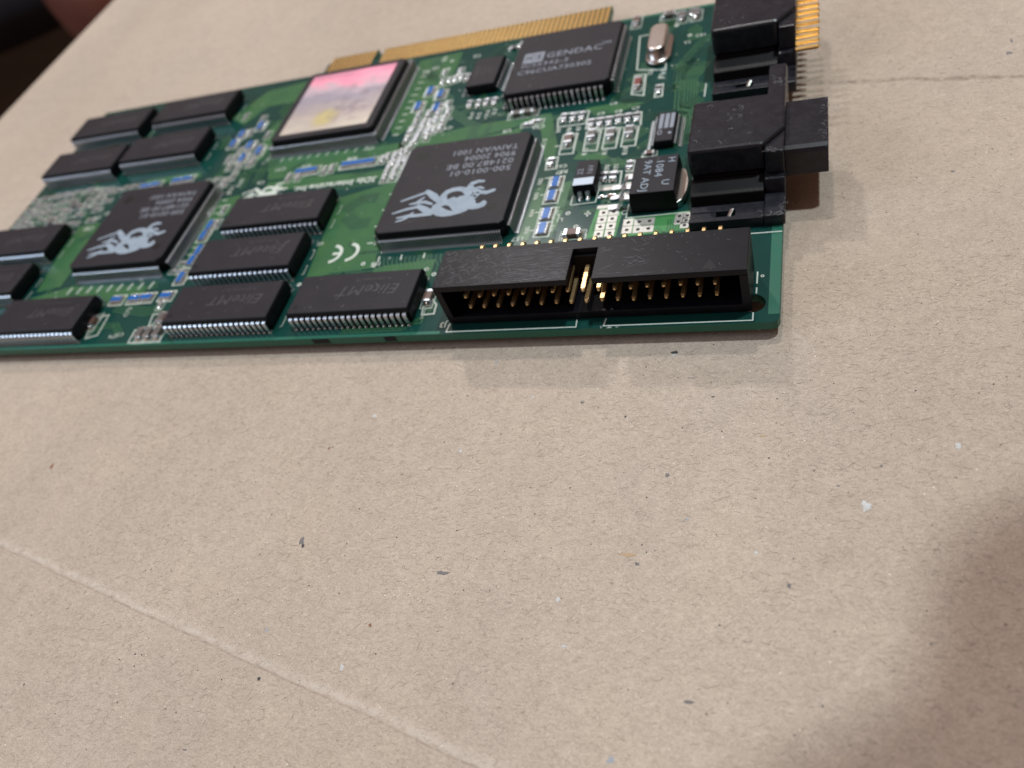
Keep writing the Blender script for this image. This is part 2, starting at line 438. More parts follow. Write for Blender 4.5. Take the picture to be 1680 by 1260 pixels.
# larger flecks in the paper
M['fl_white'] = mat('white_paper_fleck', (0.56, 0.56, 0.56), 0.8, noise=(1.5, (0.44, 0.42, 0.40), 0.15))
M['fl_blue'] = mat('blue_grey_fleck', (0.26, 0.30, 0.36), 0.8, noise=(2.0, (0.38, 0.36, 0.34), 0.15))
M['fl_grey'] = mat('grey_fleck', (0.16, 0.145, 0.145), 0.8)
M['fl_black'] = mat('black_fleck', (0.035, 0.03, 0.03), 0.6)
M['fl_brown'] = mat('rust_fleck', (0.22, 0.10, 0.06), 0.8)
M['fl_tan'] = mat('tan_fleck', (0.42, 0.29, 0.18), 0.8)
FL = [((-69.58, -38.77), 0.55, 1.0, 'fl_grey'), ((-69.00, -39.56), 0.35, 0.45, 'fl_black'), ((-67.48, -59.79), 0.45, 0.30, 'fl_black'), ((-44.23, -41.98), 1.3, 0.35, 'fl_grey'),
      ((-53.02, -50.56), 0.28, 0.4, 'fl_brown'), ((-17.00, -38.45), 0.35, 0.5, 'fl_grey'), ((-15.66, -2.54), 0.6, 0.4, 'fl_black'), ((-15.60, -3.15), 0.55, 0.3, 'fl_white'),
      ((-21.81, -14.79), 0.25, 0.25, 'fl_black'), ((-132.25, -27.15), 0.45, 0.9, 'fl_brown'), ((10.89, -28.55), 0.75, 1.0, 'fl_white'), ((-8.78, -55.14), 0.8, 0.3, 'fl_grey'),
      ((-45.42, -3.84), 0.4, 0.4, 'fl_blue'), ((-65.13, -14.90), 0.5, 0.4, 'fl_white'), ((-37.39, -11.18), 0.35, 0.35, 'fl_white'), ((-55.17, -56.69), 0.4, 0.65, 'fl_white'),
      ((-69.38, -52.99), 0.4, 0.35, 'fl_blue'), ((-16.89, -62.68), 0.6, 0.5, 'fl_blue'), ((21.76, -19.01), 0.45, 0.6, 'fl_white'), ((-1.92, -18.00), 0.8, 0.25, 'fl_tan'),
      ((-9.18, -11.22), 0.3, 0.2, 'fl_black'), ((-12.59, -7.65), 0.9, 0.08, 'fl_grey'), ((7.61, -25.60), 0.3, 0.15, 'fl_grey'), ((12.81, -22.48), 0.2, 0.25, 'fl_grey'),
      ((-47.26, -21.61), 0.35, 0.45, 'fl_white'), ((-29.01, -12.17), 0.4, 0.35, 'fl_grey'), ((1.92, -39.78), 0.3, 0.5, 'fl_grey'), ((-61.45, -32.66), 0.18, 0.18, 'fl_black'),
      ((-90.75, -58.95), 0.22, 0.2, 'fl_black'), ((-71.58, -21.59), 0.3, 0.3, 'fl_brown'), ((-74.74, -70.22), 0.5, 0.15, 'fl_grey'), ((-2.16, -35.70), 0.35, 0.35, 'fl_white'),
      ((-26.76, -44.42), 0.45, 0.45, 'fl_white'), ((-14.44, -24.86), 0.35, 0.5, 'fl_grey'), ((38.30, 69.53), 0.25, 1.0, 'fl_grey'), ((37.36, 65.62), 0.6, 0.7, 'fl_grey'), ((25.78, 34.44), 0.45, 0.3, 'fl_grey'),
      ((-18.38, -37.24), 1.5, 0.35, 'fl_tan'), ((-11.06, -31.55), 0.3, 0.35, 'fl_blue'), ((-24.81, -50.33), 0.5, 0.25, 'fl_white')]
for (p, rx, ry, m) in FL:
    b = MB(); n = 15
    ring = [(rx*rf.uniform(.35, 1.15)*math.cos(2*PI*i/n), ry*rf.uniform(.35, 1.15)*math.sin(2*PI*i/n)) for i in range(n)]
    b.hull([[(x, y, 0) for x, y in ring], [(x*.85, y*.85, 0.03) for x, y in ring]], m)
    b.build('paper_fleck', cardboard, (p[0], p[1], ZC + 0.002))

# what lies past the left edge of the cardboard, far out of focus
M['floor'] = mat('dark_wood', (0.010, 0.005, 0.002), 0.8, spec=0.1, noise=(0.01, (0.018, 0.009, 0.004), 0.3))
M['cloth'] = mat('blue_grey_cloth', (0.030, 0.033, 0.048), 0.7, noise=(0.02, (0.06, 0.07, 0.095), 0.3))
M['leather'] = mat('red_brown_leather', (0.13, 0.022, 0.018), 0.5, noise=(0.015, (0.20, 0.085, 0.055), 0.25))
b = MB(); b.box(-2500, 1500, -1500, 3500, -420, -400, 'floor')
b.build('floor', kind='structure')

# ================================================================= THE CARD
card = bpy.data.objects.new('graphics_card', None); COL.objects.link(card)
card.location = (0, 0, 0)
card['label'] = 'old green graphics card with black chips and connectors lying on cardboard'
card['category'] = 'graphics card'
card.empty_display_size = 5

XL, YB = -198.3, 95.6
TAB_R, TAB_L, YT = -40.5, -119.6, 102.8
KX = -103.6
b = MB()
outer = [(XL, 0.6), (XL + 0.6, 0), (-1.0, 0), (-0.3, 0.3), (0, 1.0), (0, YB), (TAB_R, YB), (TAB_R, YT), (KX + 1.0, YT), (KX + 0.95, 98), (KX - 0.95, 98), (KX - 1.0, YT), (TAB_L + 2.0, YT), (TAB_L, YT - 3.2), (TAB_L, YB), (XL, YB)]
poly_plate(outer, [circle(-3.95, 3.95, 1.85)], -1.6, 0, 'board', 'board_edge', b)
board = b.build('circuit_board', card)

# lighter mask along the border, brighter right edge, brown singed marks on the front edge
for x0, x1, y0, y1 in ((-1.7, -0.06, 1.6, 25.0), (XL + 0.1, -56, 0.06, 0.75), (-39, -16, YB - 1.0, YB - 0.06)):
    b = MB(); b.box(x0, x1, y0, y1, 0.002, 0.03, 'board_edge'); b.build('bare_border', board)
for x0, x1 in ((-82.5, -78.8), (-67.2, -64.8)):
    b = MB(); b.box(x0, x1, -0.03, 0.0, -1.35, -0.1, 'mold_side'); b.build('edge_mark', board)

# copper areas under the mask
POUR = [
 ('pour', [(-92.60, 40.95), (-81.07, 44.25), (-75.86, 51.21), (-74.84, 34.57), (-76.96, 27.50), (-75.73, 17.85), (-84.90, 17.31), (-90.61, 15.41), (-91.59, 26.41)]),
 ('pour', [(-75.61, 17.51), (-73.16, 18.29), (-62.44, 19.11), (-62.24, 14.26), (-70.76, 14.48), (-74.80, 15.30)]),
 ('pour', [(-170.74, 41.20), (-163.92, 41.96), (-161.39, 27.57), (-161.04, 19.43), (-167.95, 17.96), (-170.33, 30.54)]),
 ('pour', [(-168.46, 16.02), (-156.87, 19.11), (-133.63, 17.71), (-132.50, 14.50), (-141.51, 13.27), (-155.94, 15.17), (-167.68, 12.47)]),
 ('pour', [(-122.18, 46.31), (-130.77, 45.36), (-128.03, 35.41), (-125.91, 22.34), (-126.37, 37.28), (-120.19, 40.67)]),
 ('pour', [(-120.37, 59.17), (-89.20, 58.46), (-81.35, 58.72), (-83.99, 52.67), (-96.07, 50.89), (-116.35, 50.71)]),
 ('pour', [(-115.89, 49.75), (-105.80, 50.33), (-82.58, 48.61), (-82.31, 46.08), (-107.38, 46.26), (-115.97, 46.26)]),
 ('pour', [(-89.16, 93.22), (-77.39, 93.96), (-77.17, 87.21), (-77.44, 79.58), (-79.56, 67.94), (-85.30, 61.08), (-87.87, 63.89)]),
 ('pour', [(-142.62, 80.53), (-135.75, 91.48), (-118.68, 93.41), (-120.27, 83.57), (-132.00, 83.60), (-136.52, 76.54)]),
 ('pour', [(-126.40, 71.83), (-124.40, 76.56), (-121.30, 65.82), (-122.37, 59.53), (-124.65, 58.51)]),
 ('pour', [(-83.63, 58.50), (-65.44, 61.47), (-51.16, 61.66), (-50.68, 59.40), (-65.58, 56.49), (-75.82, 55.90), (-82.75, 55.91)]),
 ('pour', [(-65.58, 56.49), (-55.82, 57.50), (-53.06, 58.84), (-53.96, 55.43), (-64.97, 54.24)]),
 ('pour', [(-50.43, 61.50), (-47.78, 61.99), (-44.06, 49.82), (-44.02, 43.05), (-46.22, 46.31)]),
 ('pour', [(-40.32, 61.80), (-33.20, 62.28), (-27.31, 60.90), (-33.30, 58.53), (-37.83, 58.71)]),
 ('pour', [(-27.58, 43.87), (-23.55, 44.42), (-17.86, 44.81), (-18.12, 51.43), (-18.09, 82.50), (-17.54, 92.18), (-20.52, 80.86), (-20.79, 67.36)]) if 0 else ('pour', [(-39.92, 44.79), (-39.04, 46.93), (-32.47, 44.58), (-33.55, 43.65)]),
 ('pour', [(-45.93, 36.88), (-44.36, 38.46), (-43.40, 27.79), (-44.60, 22.16), (-46.56, 22.86)]),
 ('pour', [(-40.64, 37.87), (-38.75, 38.30), (-38.99, 29.75), (-39.93, 22.44), (-41.06, 22.25)]),
 ('pour_bright', [(-32.56, 29.22), (-27.51, 28.87), (-27.88, 21.40), (-33.23, 21.53)]),
 ('pour_bright', [(-26.10, 25.92), (-15.13, 26.54), (-14.71, 21.71), (-26.75, 21.12)]),
 ('pour', [(-156.05, 115.29), (-155.90, 115.90), (-154.99, 114.98)]) if 0 else ('pour', [(-158.44, 57.44), (-140.51, 57.90), (-139.35, 55.80), (-156.93, 55.02)]),
]
for m, P in POUR:
    b = MB()
    ar = sum(P[i][0]*P[(i+1) % len(P)][1] - P[(i+1) % len(P)][0]*P[i][1] for i in range(len(P)))
    if ar < 0: P = P[::-1]
    poly_plate(P, [], 0.003, 0.035, m, m, b)
    b.build('copper_area', board)

# traces
b = MB()
def bundle(P, n, pitch, wd=0.28, m='trace'):
    P = [Vector(p) for p in P]
    for k in range(n):
        off = (k - (n-1)/2) * pitch; Q = []
        for i, p in enumerate(P):
            a = P[max(i-1, 0)]; c = P[min(i+1, len(P)-1)]
            t = (c - a).normalized(); Q.append(p + Vector((-t.y, t.x)) * off)
        b.strip(Q, wd, 0.003, 0.034, m)
bundle([(-20.51, 56.87), (-21.33, 73.02), (-17.89, 80.07), (-14.35, 83.71)], 3, 0.7)
bundle([(-18.12, 51.43), (-19.03, 66.90), (-16.69, 72.84)], 6, 0.6)
bundle([(-21.26, 50.17), (-19.03, 57.53), (-16.27, 59.92)], 4, 0.7)
bundle([(-25.02, 42.13), (-30.90, 42.08), (-33.55, 43.65), (-36.14, 48.31)], 4, 0.6)
bundle([(-50.68, 59.40), (-46.04, 53.22), (-45.20, 45.74)], 3, 0.6)
bundle([(-74.41, 69.13), (-66.23, 61.63), (-61.93, 59.20)], 4, 0.6)
bundle([(-62.15, 11.90), (-59.94, 7.19), (-60.54, 2.83), (-66.42, 1.96), (-76.65, 1.86)], 1, 0.6, 0.3)
bundle([(-58.69, 7.11), (-60.91, 4.01), (-63.80, 1.55), (-76.47, 1.41)], 2, 0.5, 0.22)
bundle([(-135.84, 39.53), (-135.83, 46.08), (-134.78, 52.73), (-131.58, 59.25)], 5, 0.6)
bundle([(-112.57, 42.78), (-103.20, 44.36), (-81.37, 45.11)], 2, 0.8)
bundle([(-138.35, 11.25), (-128.45, 9.42), (-123.97, 10.37)], 4, 0.7)
bundle([(-119.34, 72.89), (-120.37, 59.17), (-119.73, 50.36)], 4, 0.7)
for k in range(22):
    x = -76 + k*0.95
    b.strip([(x, 20.6), (x + 0.3, 19.0), (x + 1.2, 17.4), (x + 1.2, 15.4)], 0.16, 0.036, 0.05, 'trace')
for k in range(26):
    y = 24.5 + k*0.95
    b.strip([(-47.2, y), (-45.6, y + 0.2), (-44.6, y + 0.9), (-43.6, y + 0.9)], 0.16, 0.036, 0.05, 'trace')
for k in range(24):
    x = -155 + k*1.05
    b.strip([(x, 19.3), (x + 0.3, 17.6), (x + 1.2, 16.4)], 0.16, 0.036, 0.05, 'trace')
b.build('copper_traces', board, kind='stuff')

# ---------------------------------------------------------------- chips
def chip_body(w_, d_, z0, zt, draft, cham=0.0, zm=None):
    b = MB(); zm = zm or (z0 + zt) / 2
    def ring(e, z, c):
        hx, hy = w_/2 - e, d_/2 - e
        if c <= 0: return [(-hx, -hy, z), (hx, -hy, z), (hx, hy, z), (-hx, hy, z)]
        return [(-hx+c, -hy, z), (hx-c, -hy, z), (hx, -hy+c, z), (hx, hy-c, z), (hx-c, hy, z), (-hx+c, hy, z), (-hx, hy-c, z), (-hx, -hy+c, z)]
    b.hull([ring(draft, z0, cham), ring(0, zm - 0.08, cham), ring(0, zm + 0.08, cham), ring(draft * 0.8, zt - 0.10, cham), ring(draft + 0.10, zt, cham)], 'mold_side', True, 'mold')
    return b

J_PATH = [(-0.15, 2.62), (0.28, 2.64), (0.50, 2.52), (0.60, 2.25), (0.64, 0.85), (0.60, 0.45), (0.42, 0.18), (0.12, 0.08)]
GULL = [(-0.1, 2.15), (0.32, 2.15), (0.48, 2.02), (0.80, 0.32), (0.94, 0.10), (1.55, 0.08)]

def soj_lead_mesh():
    b = MB()
    b.sweep(J_PATH, 0.62, 0.22, 'tin', taper=[1.2, 1.2, 1.15, 1.05, 0.95, 0.9, 0.9, 0.9])
    b.box(-0.32, 0.32, -0.85, 0.1, 0.004, 0.03, 'pad')
    b.blob(0, -0.62, 0.02, 0.27, 0.30, 0.30, 'solder', 8, 3)
    return b.mesh('lead')
SOJ = soj_lead_mesh()

def memory_chip():
    o = chip_body(26.0, 10.2, 0.55, 3.55, 0.30, 0, 2.72).build('memory_chip', card)
    for i in range(20):
        x = (i - 9.5) * 1.27
        inst(SOJ, 'lead', o, (x, -5.1, 0), 0)
        inst(SOJ, 'lead', o, (x, 5.1, 0), PI)
    b = MB(); b.prism(circle(-11.3, -3.3, 0.55, 14), 3.552, 3.565, 'mold_dot'); b.build('pin_mark', o)
    text('EliteMT', 3.3, 0.35, 3.553, 3.5, PI, 'print_faint', o, xs=1.12, shear=0.25)
    text('M11B416256A-35J', 3.3, 3.0, 3.553, 0.95, PI, 'print_faint', o)
    # stepped silkscreen outline lines beside the body
    for yy in (-3.0, 1.4):
        b = MB(); b.strip([(13.7, yy - 1.3), (14.1, yy - 1.1), (14.1, yy + 1.3), (13.8, yy + 1.3)], 0.16, 0.036, 0.05, 'silk_pale'); b.build('outline_mark', o)
    return o
YM = lambda yfront: yfront + 5.7           # front foot line to body centre
chips = [(-74.7, YM(2.45)), (-104.8, YM(2.0)), (-154.8, YM(1.5)), (-104.9, YM(29.7)), (-106.0, YM(16.0)), (-183.4, YM(28.1)), (-183.7, YM(14.2)),
         (-184.3, YM(76.9)), (-154.6, YM(78.3)), (-183.0, YM(59.8)), (-155.5, YM(61.4))]
m0 = memory_chip()
for i, (x, y) in enumerate(chips):
    o = m0 if i == 0 else copy_tree(m0, card)
    o.location = (x, y, 0)

def qfp(name, side_n, pitch, size, centre, label, zt=3.6, wl=0.24):
    o = chip_body(size, size, 0.4, zt, 0.35, 1.0, 2.3).build(name, card, (centre[0], centre[1], 0), label=label)
    b = MB()
    s_ = wl / 0.24
    for i in range(side_n):
        t = (i - (side_n-1)/2) * pitch
        for (ox, oy, dx, dy) in ((t, -size/2, 0, -1), (size/2, t, 1, 0), (t, size/2, 0, 1), (-size/2, t, -1, 0)):
            b.sweep(GULL, wl, 0.15, 'tin_dull' , (ox, oy), (dx, dy))
    b.build('leads', o, kind='stuff')
    return o

C1 = (-62.42, 37.35); C2 = (-143.3, 35.2); C3 = (-104.4, 75.2)
q1 = qfp('logo_chip', 52, 0.5, 28.0, C1, 'large black square chip with a pale blue painted logo and four lines of print')
q2 = qfp('logo_chip', 52, 0.5, 28.0, C2, 'black square chip with the same pale logo, left of the memory chips')
q3 = qfp('sticker_chip', 60, 0.5, 28.0 + 1.0, C3, 'black square chip carrying a pink and silver foil sticker')

# pale logo, drawn as brush strokes; coordinates on the first chip, relative to its centre
LOGO = [
 ('s', [(-55.71, 36.40), (-56.96, 36.54), (-58.05, 36.05), (-58.34, 35.23), (-57.45, 34.13), (-55.90, 33.20), (-54.14, 32.79), (-52.82, 33.30)], [0.48, 0.71, 0.86, 0.9, 0.86, 0.81, 0.76, 0.67]),
 ('s', [(-56.90, 34.54), (-56.10, 34.63), (-55.14, 34.16)], [0.33, 0.52, 0.33]),
 ('s', [(-56.10, 33.39), (-56.28, 32.54), (-56.72, 31.76)], [0.95, 1.14, 1.05]),
 ('s', [(-62.84, 31.62), (-63.54, 33.15), (-63.02, 34.19), (-61.93, 34.74), (-60.44, 34.82), (-59.17, 34.32), (-57.97, 32.96)], [0.95, 1.0, 1.0, 1.0, 0.95, 1.05, 1.19]),
 ('s', [(-67.63, 35.07), (-65.77, 33.43), (-64.13, 31.81)], [0.81, 1.24, 0.95]),
 ('s', [(-72.83, 32.86), (-70.02, 33.92), (-67.57, 34.87)], [0.33, 0.48, 0.57]),
 ('s', [(-70.55, 31.61), (-68.94, 31.80), (-67.22, 31.87), (-65.52, 31.05)], [0.29, 0.62, 0.62, 0.48]),
 ('s', [(-67.79, 33.37), (-68.56, 32.44), (-69.11, 31.73)], [0.29, 0.62, 0.52]),
 ('s', [(-73.59, 29.25), (-70.94, 30.12), (-68.08, 30.63)], [0.33, 0.57, 0.67]),
 ('s', [(-68.33, 30.77), (-66.48, 29.50), (-64.87, 28.28)], [0.81, 1.19, 1.19]),
 ('s', [(-72.10, 27.75), (-69.86, 28.05), (-67.71, 27.96), (-65.27, 28.08)], [0.33, 0.67, 0.71, 0.81]),
 ('s', [(-71.97, 26.67), (-70.86, 26.99), (-69.91, 27.58), (-68.94, 28.89)], [0.29, 0.43, 0.57, 0.38]),
 ('p', [(-65.15, 29.52), (-65.06, 30.49), (-64.32, 31.15), (-63.26, 31.43), (-62.22, 31.79), (-61.60, 32.22), (-61.02, 32.51), (-60.32, 32.03), (-59.79, 32.48), (-58.71, 32.64), (-57.40, 32.20), (-56.54, 31.42), (-55.87, 30.63), (-55.83, 29.99), (-55.29, 29.67), (-54.69, 29.97), (-54.20, 30.52), (-53.57, 30.18), (-53.31, 29.52), (-53.64, 28.70), (-54.61, 28.26), (-55.84, 28.13), (-56.94, 28.37), (-57.06, 27.94), (-58.34, 27.31), (-60.06, 26.90), (-61.90, 26.84), (-63.55, 27.37), (-64.61, 28.38)],
       [(-63.19, 29.96), (-62.16, 30.26), (-61.26, 29.75), (-60.07, 28.22), (-60.67, 28.37), (-61.77, 28.92)]),
]
def logo(parent, dx=0, dy=0, centre=C1, z=3.603, k=1.0, ang=0, mname='print_logo', th=0.014):
    b = MB()
    for n, item in enumerate(LOGO):
        zz = z + n * 0.0015
        def tr(q):
            x, y = (q[0] - centre[0]) * k, (q[1] - centre[1]) * k
            return (x*math.cos(ang) - y*math.sin(ang) + dx, x*math.sin(ang) + y*math.cos(ang) + dy)
        if item[0] == 's':
            b.strip([tr(q) for q in item[1]], [w_*k*1.3 for w_ in item[2]], zz, zz + th, mname)
            for q, w_ in zip(item[1], item[2]):
                c_ = tr(q); b.prism(circle(c_[0], c_[1], w_*k*0.64, 10), zz, zz + th + 0.001, mname)
        else:
            poly_plate([tr(q) for q in item[1]], [[tr(q) for q in item[2]]], zz, zz + th, mname, mname, b)
    return b.build('printed_logo', parent)
for q in (q1, q2):
    logo(q)
    for k, s_ in enumerate(('500-0010-01', '021487.00 BE', '9904 20004', 'TAIWAN 1001')):
        text(s_, 11.7, 2.6 + k*2.25, 3.603, 2.25, PI, 'print', q, align='LEFT', xs=(1.12, 1.12, 1.0, 1.0)[k])
    b = MB()
    b.prism(circle(-9.9, 9.6, 1.5, 20), 3.602, 3.612, 'mold_dot'); b.build('pin_mark', q); b = MB(); b.prism(circle(10.3, -9.0, 1.1, 20), 3.602, 3.612, 'mold_dot'); b.build('pin_mark', q)

# foil sticker
def sticker_material():
    m = bpy.data.materials.new('foil_sticker'); m.use_nodes = True
    nt = m.node_tree; N, L = nt.nodes, nt.links; b = N['Principled BSDF']
    b.inputs['Roughness'].default_value = 0.45; b.inputs['Metallic'].default_value = 0.15
    tc = N.new('ShaderNodeTexCoord'); sp = N.new('ShaderNodeSeparateXYZ'); L.new(tc.outputs['Object'], sp.inputs[0])
    mp = N.new('ShaderNodeMapping'); mp.inputs['Scale'].default_value = (0.5, 1.2, 1); mp.inputs['Rotation'].default_value = (0, 0, 0.25); L.new(tc.outputs['Object'], mp.inputs['Vector'])
    n = N.new('ShaderNodeTexNoise'); n.inputs['Scale'].default_value = 0.22; n.inputs['Detail'].default_value = 7; n.inputs['Roughness'].default_value = 0.65; L.new(mp.outputs['Vector'], n.inputs['Vector'])
    ma = N.new('ShaderNodeMath'); ma.operation = 'MULTIPLY_ADD'; ma.inputs[1].default_value = 17.0; L.new(n.outputs['Fac'], ma.inputs[0]); L.new(sp.outputs['Y'], ma.inputs[2])
    mr = N.new('ShaderNodeMapRange'); mr.inputs['From Min'].default_value = -4.0; mr.inputs['From Max'].default_value = 20.5; L.new(ma.outputs[0], mr.inputs['Value'])
    r = N.new('ShaderNodeValToRGB'); cr = r.color_ramp
    cr.elements[0].position = 0.0; cr.elements[0].color = (0.56, 0.50, 0.42, 1)
    cr.elements[1].position = 1.0; cr.elements[1].color = (0.62, 0.24, 0.34, 1)
    e = cr.elements.new(0.30); e.color = (0.42, 0.35, 0.33, 1)
    e = cr.elements.new(0.55); e.color = (0.31, 0.275, 0.33, 1)
    e = cr.elements.new(0.74); e.color = (0.52, 0.40, 0.45, 1)
    e = cr.elements.new(0.88); e.color = (0.86, 0.30, 0.42, 1)
    L.new(mr.outputs['Result'], r.inputs['Fac'])
    # printed yellow disc and grey figure
    def disc(cx, cy, r0, r1):
        c = N.new('ShaderNodeCombineXYZ'); c.inputs[0].default_value = cx; c.inputs[1].default_value = cy
        cz = N.new('ShaderNodeCombineXYZ'); L.new(sp.outputs['X'], cz.inputs[0]); L.new(sp.outputs['Y'], cz.inputs[1])
        d = N.new('ShaderNodeVectorMath'); d.operation = 'DISTANCE'; L.new(cz.outputs[0], d.inputs[0]); L.new(c.outputs[0], d.inputs[1])
        q = N.new('ShaderNodeMapRange'); q.inputs['From Min'].default_value = r0; q.inputs['From Max'].default_value = r1; q.inputs['To Min'].default_value = 1; q.inputs['To Max'].default_value = 0
        L.new(d.outputs['Value'], q.inputs['Value']); return q.outputs['Result']
    x1 = N.new('ShaderNodeMix'); x1.data_type = 'RGBA'; x1.inputs['B'].default_value = (0.50, 0.42, 0.20, 1)
    L.new(disc(-1.0, -7.4, 2.0, 4.6), x1.inputs['Factor']); L.new(r.outputs['Color'], x1.inputs['A'])
    n2 = N.new('ShaderNodeTexNoise'); n2.inputs['Scale'].default_value = 0.30; n2.inputs['Detail'].default_value = 6; L.new(tc.outputs['Object'], n2.inputs['Vector'])
    g = N.new('ShaderNodeMapRange'); g.inputs['From Min'].default_value = 0.44; g.inputs['From Max'].default_value = 0.64; g.inputs['To Max'].default_value = 0.75; L.new(n2.outputs['Fac'], g.inputs['Value'])
    q = N.new('ShaderNodeMath'); q.operation = 'MULTIPLY'; L.new(g.outputs['Result'], q.inputs[0]); L.new(disc(5.0, -1.5, 4.5, 11.0), q.inputs[1])
    x2 = N.new('ShaderNodeMix'); x2.data_type = 'RGBA'; x2.inputs['B'].default_value = (0.24, 0.19, 0.22, 1)
    L.new(q.outputs[0], x2.inputs['Factor']); L.new(x1.outputs['Result'], x2.inputs['A'])
    L.new(x2.outputs['Result'], b.inputs['Base Color'])
    return m
M['sticker'] = sticker_material()
M['sticker'].node_tree.nodes['Principled BSDF'].inputs['Metallic'].default_value = 0.35
b = MB(); b.box(-12.2, 12.2, -12.3, 12.3, 3.604, 3.68, 'sticker'); b.build('foil_sticker', q3, label='pink, silver and yellow foil sticker')

# the big clock-and-colour chip: 17 leads a side
GUL2 = [(-0.1, 2.85), (0.30, 2.85), (0.50, 2.72), (0.58, 2.4), (0.66, 0.6), (0.62, 0.22), (0.35, 0.08)]
b = MB(); b.sweep(GUL2, 0.50, 0.2, 'tin', taper=[1.3, 1.3, 1.2, 1.0, 0.75, 0.8, 0.8]); b.box(-0.33, 0.33, -1.1, 0.1, 0.004, 0.03, 'pad'); b.blob(0, -0.66, 0.02, 0.22, 0.34, 0.3, 'solder', 8, 3)
PL = b.mesh('lead')
CP = (-46.9, 76.7)
pc = chip_body(24.1, 23.6, 0.6, 3.9, 0.30, 0.9, 2.95).build('palette_chip', card, (CP[0], CP[1], 0), label='black square chip with tall leads and three lines of blue-grey print')
for i in range(17):
    t = (i - 8) * 1.27
    inst(PL, 'lead', pc, (t, -11.8, 0), 0); inst(PL, 'lead', pc, (12.05, t, 0), PI/2)
    inst(PL, 'lead', pc, (t, 11.8, 0), PI); inst(PL, 'lead', pc, (-12.05, t, 0), -PI/2)
b = MB(); b.box(-9.6, -4.9, -0.2, 3.6, 3.903, 3.915, 'print'); b.build('printed_logo', pc)
text('ICS', -7.25, 1.7, 3.915, 2.6, 0, 'mold', pc, bold=0.05)
text('GENDAC', -4.3, 1.6, 3.903, 2.9, 0, 'print', pc, align='LEFT', xs=1.05)
text('TM', 8.3, 2.9, 3.903, 1.5, 0, 'print', pc, align='LEFT')
text('ICS5342-3', -9.6, -1.4, 3.903, 2.0, 0, 'print', pc, align='LEFT', xs=1.25)
text('C96CUA730302', -10.0, -4.0, 3.903, 2.2, 0, 'print', pc, align='LEFT', xs=1.1)

# small-outline chips with leads on the left and right sides
def so_chip(name, w_, d_, zt, n, pitch, centre, wl, out, label):
    o = chip_body(w_, d_, 0.2, zt, 0.2).build(name, card, (centre[0], centre[1], 0), label=label)
    pth = [(-0.1, zt*0.52), (out*0.25, zt*0.52), (out*0.42, zt*0.42), (out*0.58, 0.15), (out, 0.09)]
    b = MB(); b.sweep(pth, wl, 0.14, 'tin'); b.box(-wl*0.6, wl*0.6, -out - 0.25, -out*0.5, 0.004, 0.03, 'pad'); b.blob(0, -out, 0.02, wl*0.5, 0.25, 0.16, 'solder', 6, 2)
    me = b.mesh('lead')
    for i in range(n):
        t = (i - (n-1)/2) * pitch
        inst(me, 'lead', o, (w_/2, t, 0), PI/2); inst(me, 'lead', o, (-w_/2, t, 0), -PI/2)
    return o
s1 = so_chip('logic_chip', 7.4, 11.6, 2.5, 9, 1.27, (-66.7, 78.9), 0.45, 1.5, 'small black chip beside the edge contacts with faint print')
for k, (s_, z_) in enumerate((('74F04', 1.7), ('9716', 1.5), ('SC', 1.4))):
    text(s_, -1.9 + k*1.6, 0.0, 2.503, z_, PI/2, 'print_faint', s1)
s2 = so_chip('switch_chip', 3.9, 9.4, 1.8, 14, 0.65, (-21.9, 49.4), 0.28, 1.2, 'small black chip with fine leads between the regulator and the rear connector')
for x0 in (-1.3, -0.2, 0.85):
    b = MB(); b.box(x0, x0 + 0.75, -0.6, 4.0, 1.803, 1.812, 'print'); b.build('printed_bar', s2)
text('0', -0.9, -1.9, 1.803, 2.2, 0, 'print', s2); b = MB(); b.prism(circle(1.05, -2.2, 0.35, 12), 1.803, 1.812, 'print'); b.build('printed_dot', s2)

# voltage regulator
b = MB()
b.hull([[(-4.1, -5.1, 0.15), (4.1, -5.1, 0.15), (4.1, 5.1, 0.15), (-4.1, 5.1, 0.15)], [(-4.1, -5.1, 2.2), (4.1, -5.1, 2.2), (4.1, 5.1, 2.2), (-4.1, 5.1, 2.2)], [(-3.85, -4.95, 4.4), (3.9, -4.95, 4.4), (3.9, 4.95, 4.4), (-3.85, 4.95, 4.4)]], 'mold_side', True, 'mold')
reg = b.build('voltage_regulator', card, (-21.6, 32.0, 0), bevel=0.12, label='thick black block with white print standing on a silver tab')
b = MB()
n = 12; prof = [(3.9, -4.9)] + [(4.1 + 1.45*math.sin(PI*i/n)**0.6, -4.9 + 9.8*i/n) for i in range(1, n)] + [(3.9, 4.9)]
b.prism(prof, 0.15, 1.5, 'steel'); b.build('metal_tab', reg, bevel=0.1)
b = MB(); b.sweep([(-0.2, 2.2), (1.2, 2.2), (1.9, 1.9), (2.6, 0.4), (3.2, 0.2), (4.6, 0.18)], 1.1, 0.5, 'tin_dull'); rl = b.mesh('lead')
for t in (-3.2, -0.4, 2.3): inst(rl, 'lead', reg, (-4.0, t, 0), -PI/2)
for s_, xx, yy, sz in (('H', 2.75, 3.5, 1.8), ('1084', 0.75, 1.4, 2.0), ('9AT ADJ', -1.45, -0.35, 1.95), ('U', 2.2, -2.6, 1.9)):
    text(s_, xx, yy, 4.403, sz, -PI/2, 'print_logo', reg, xs=1.15)

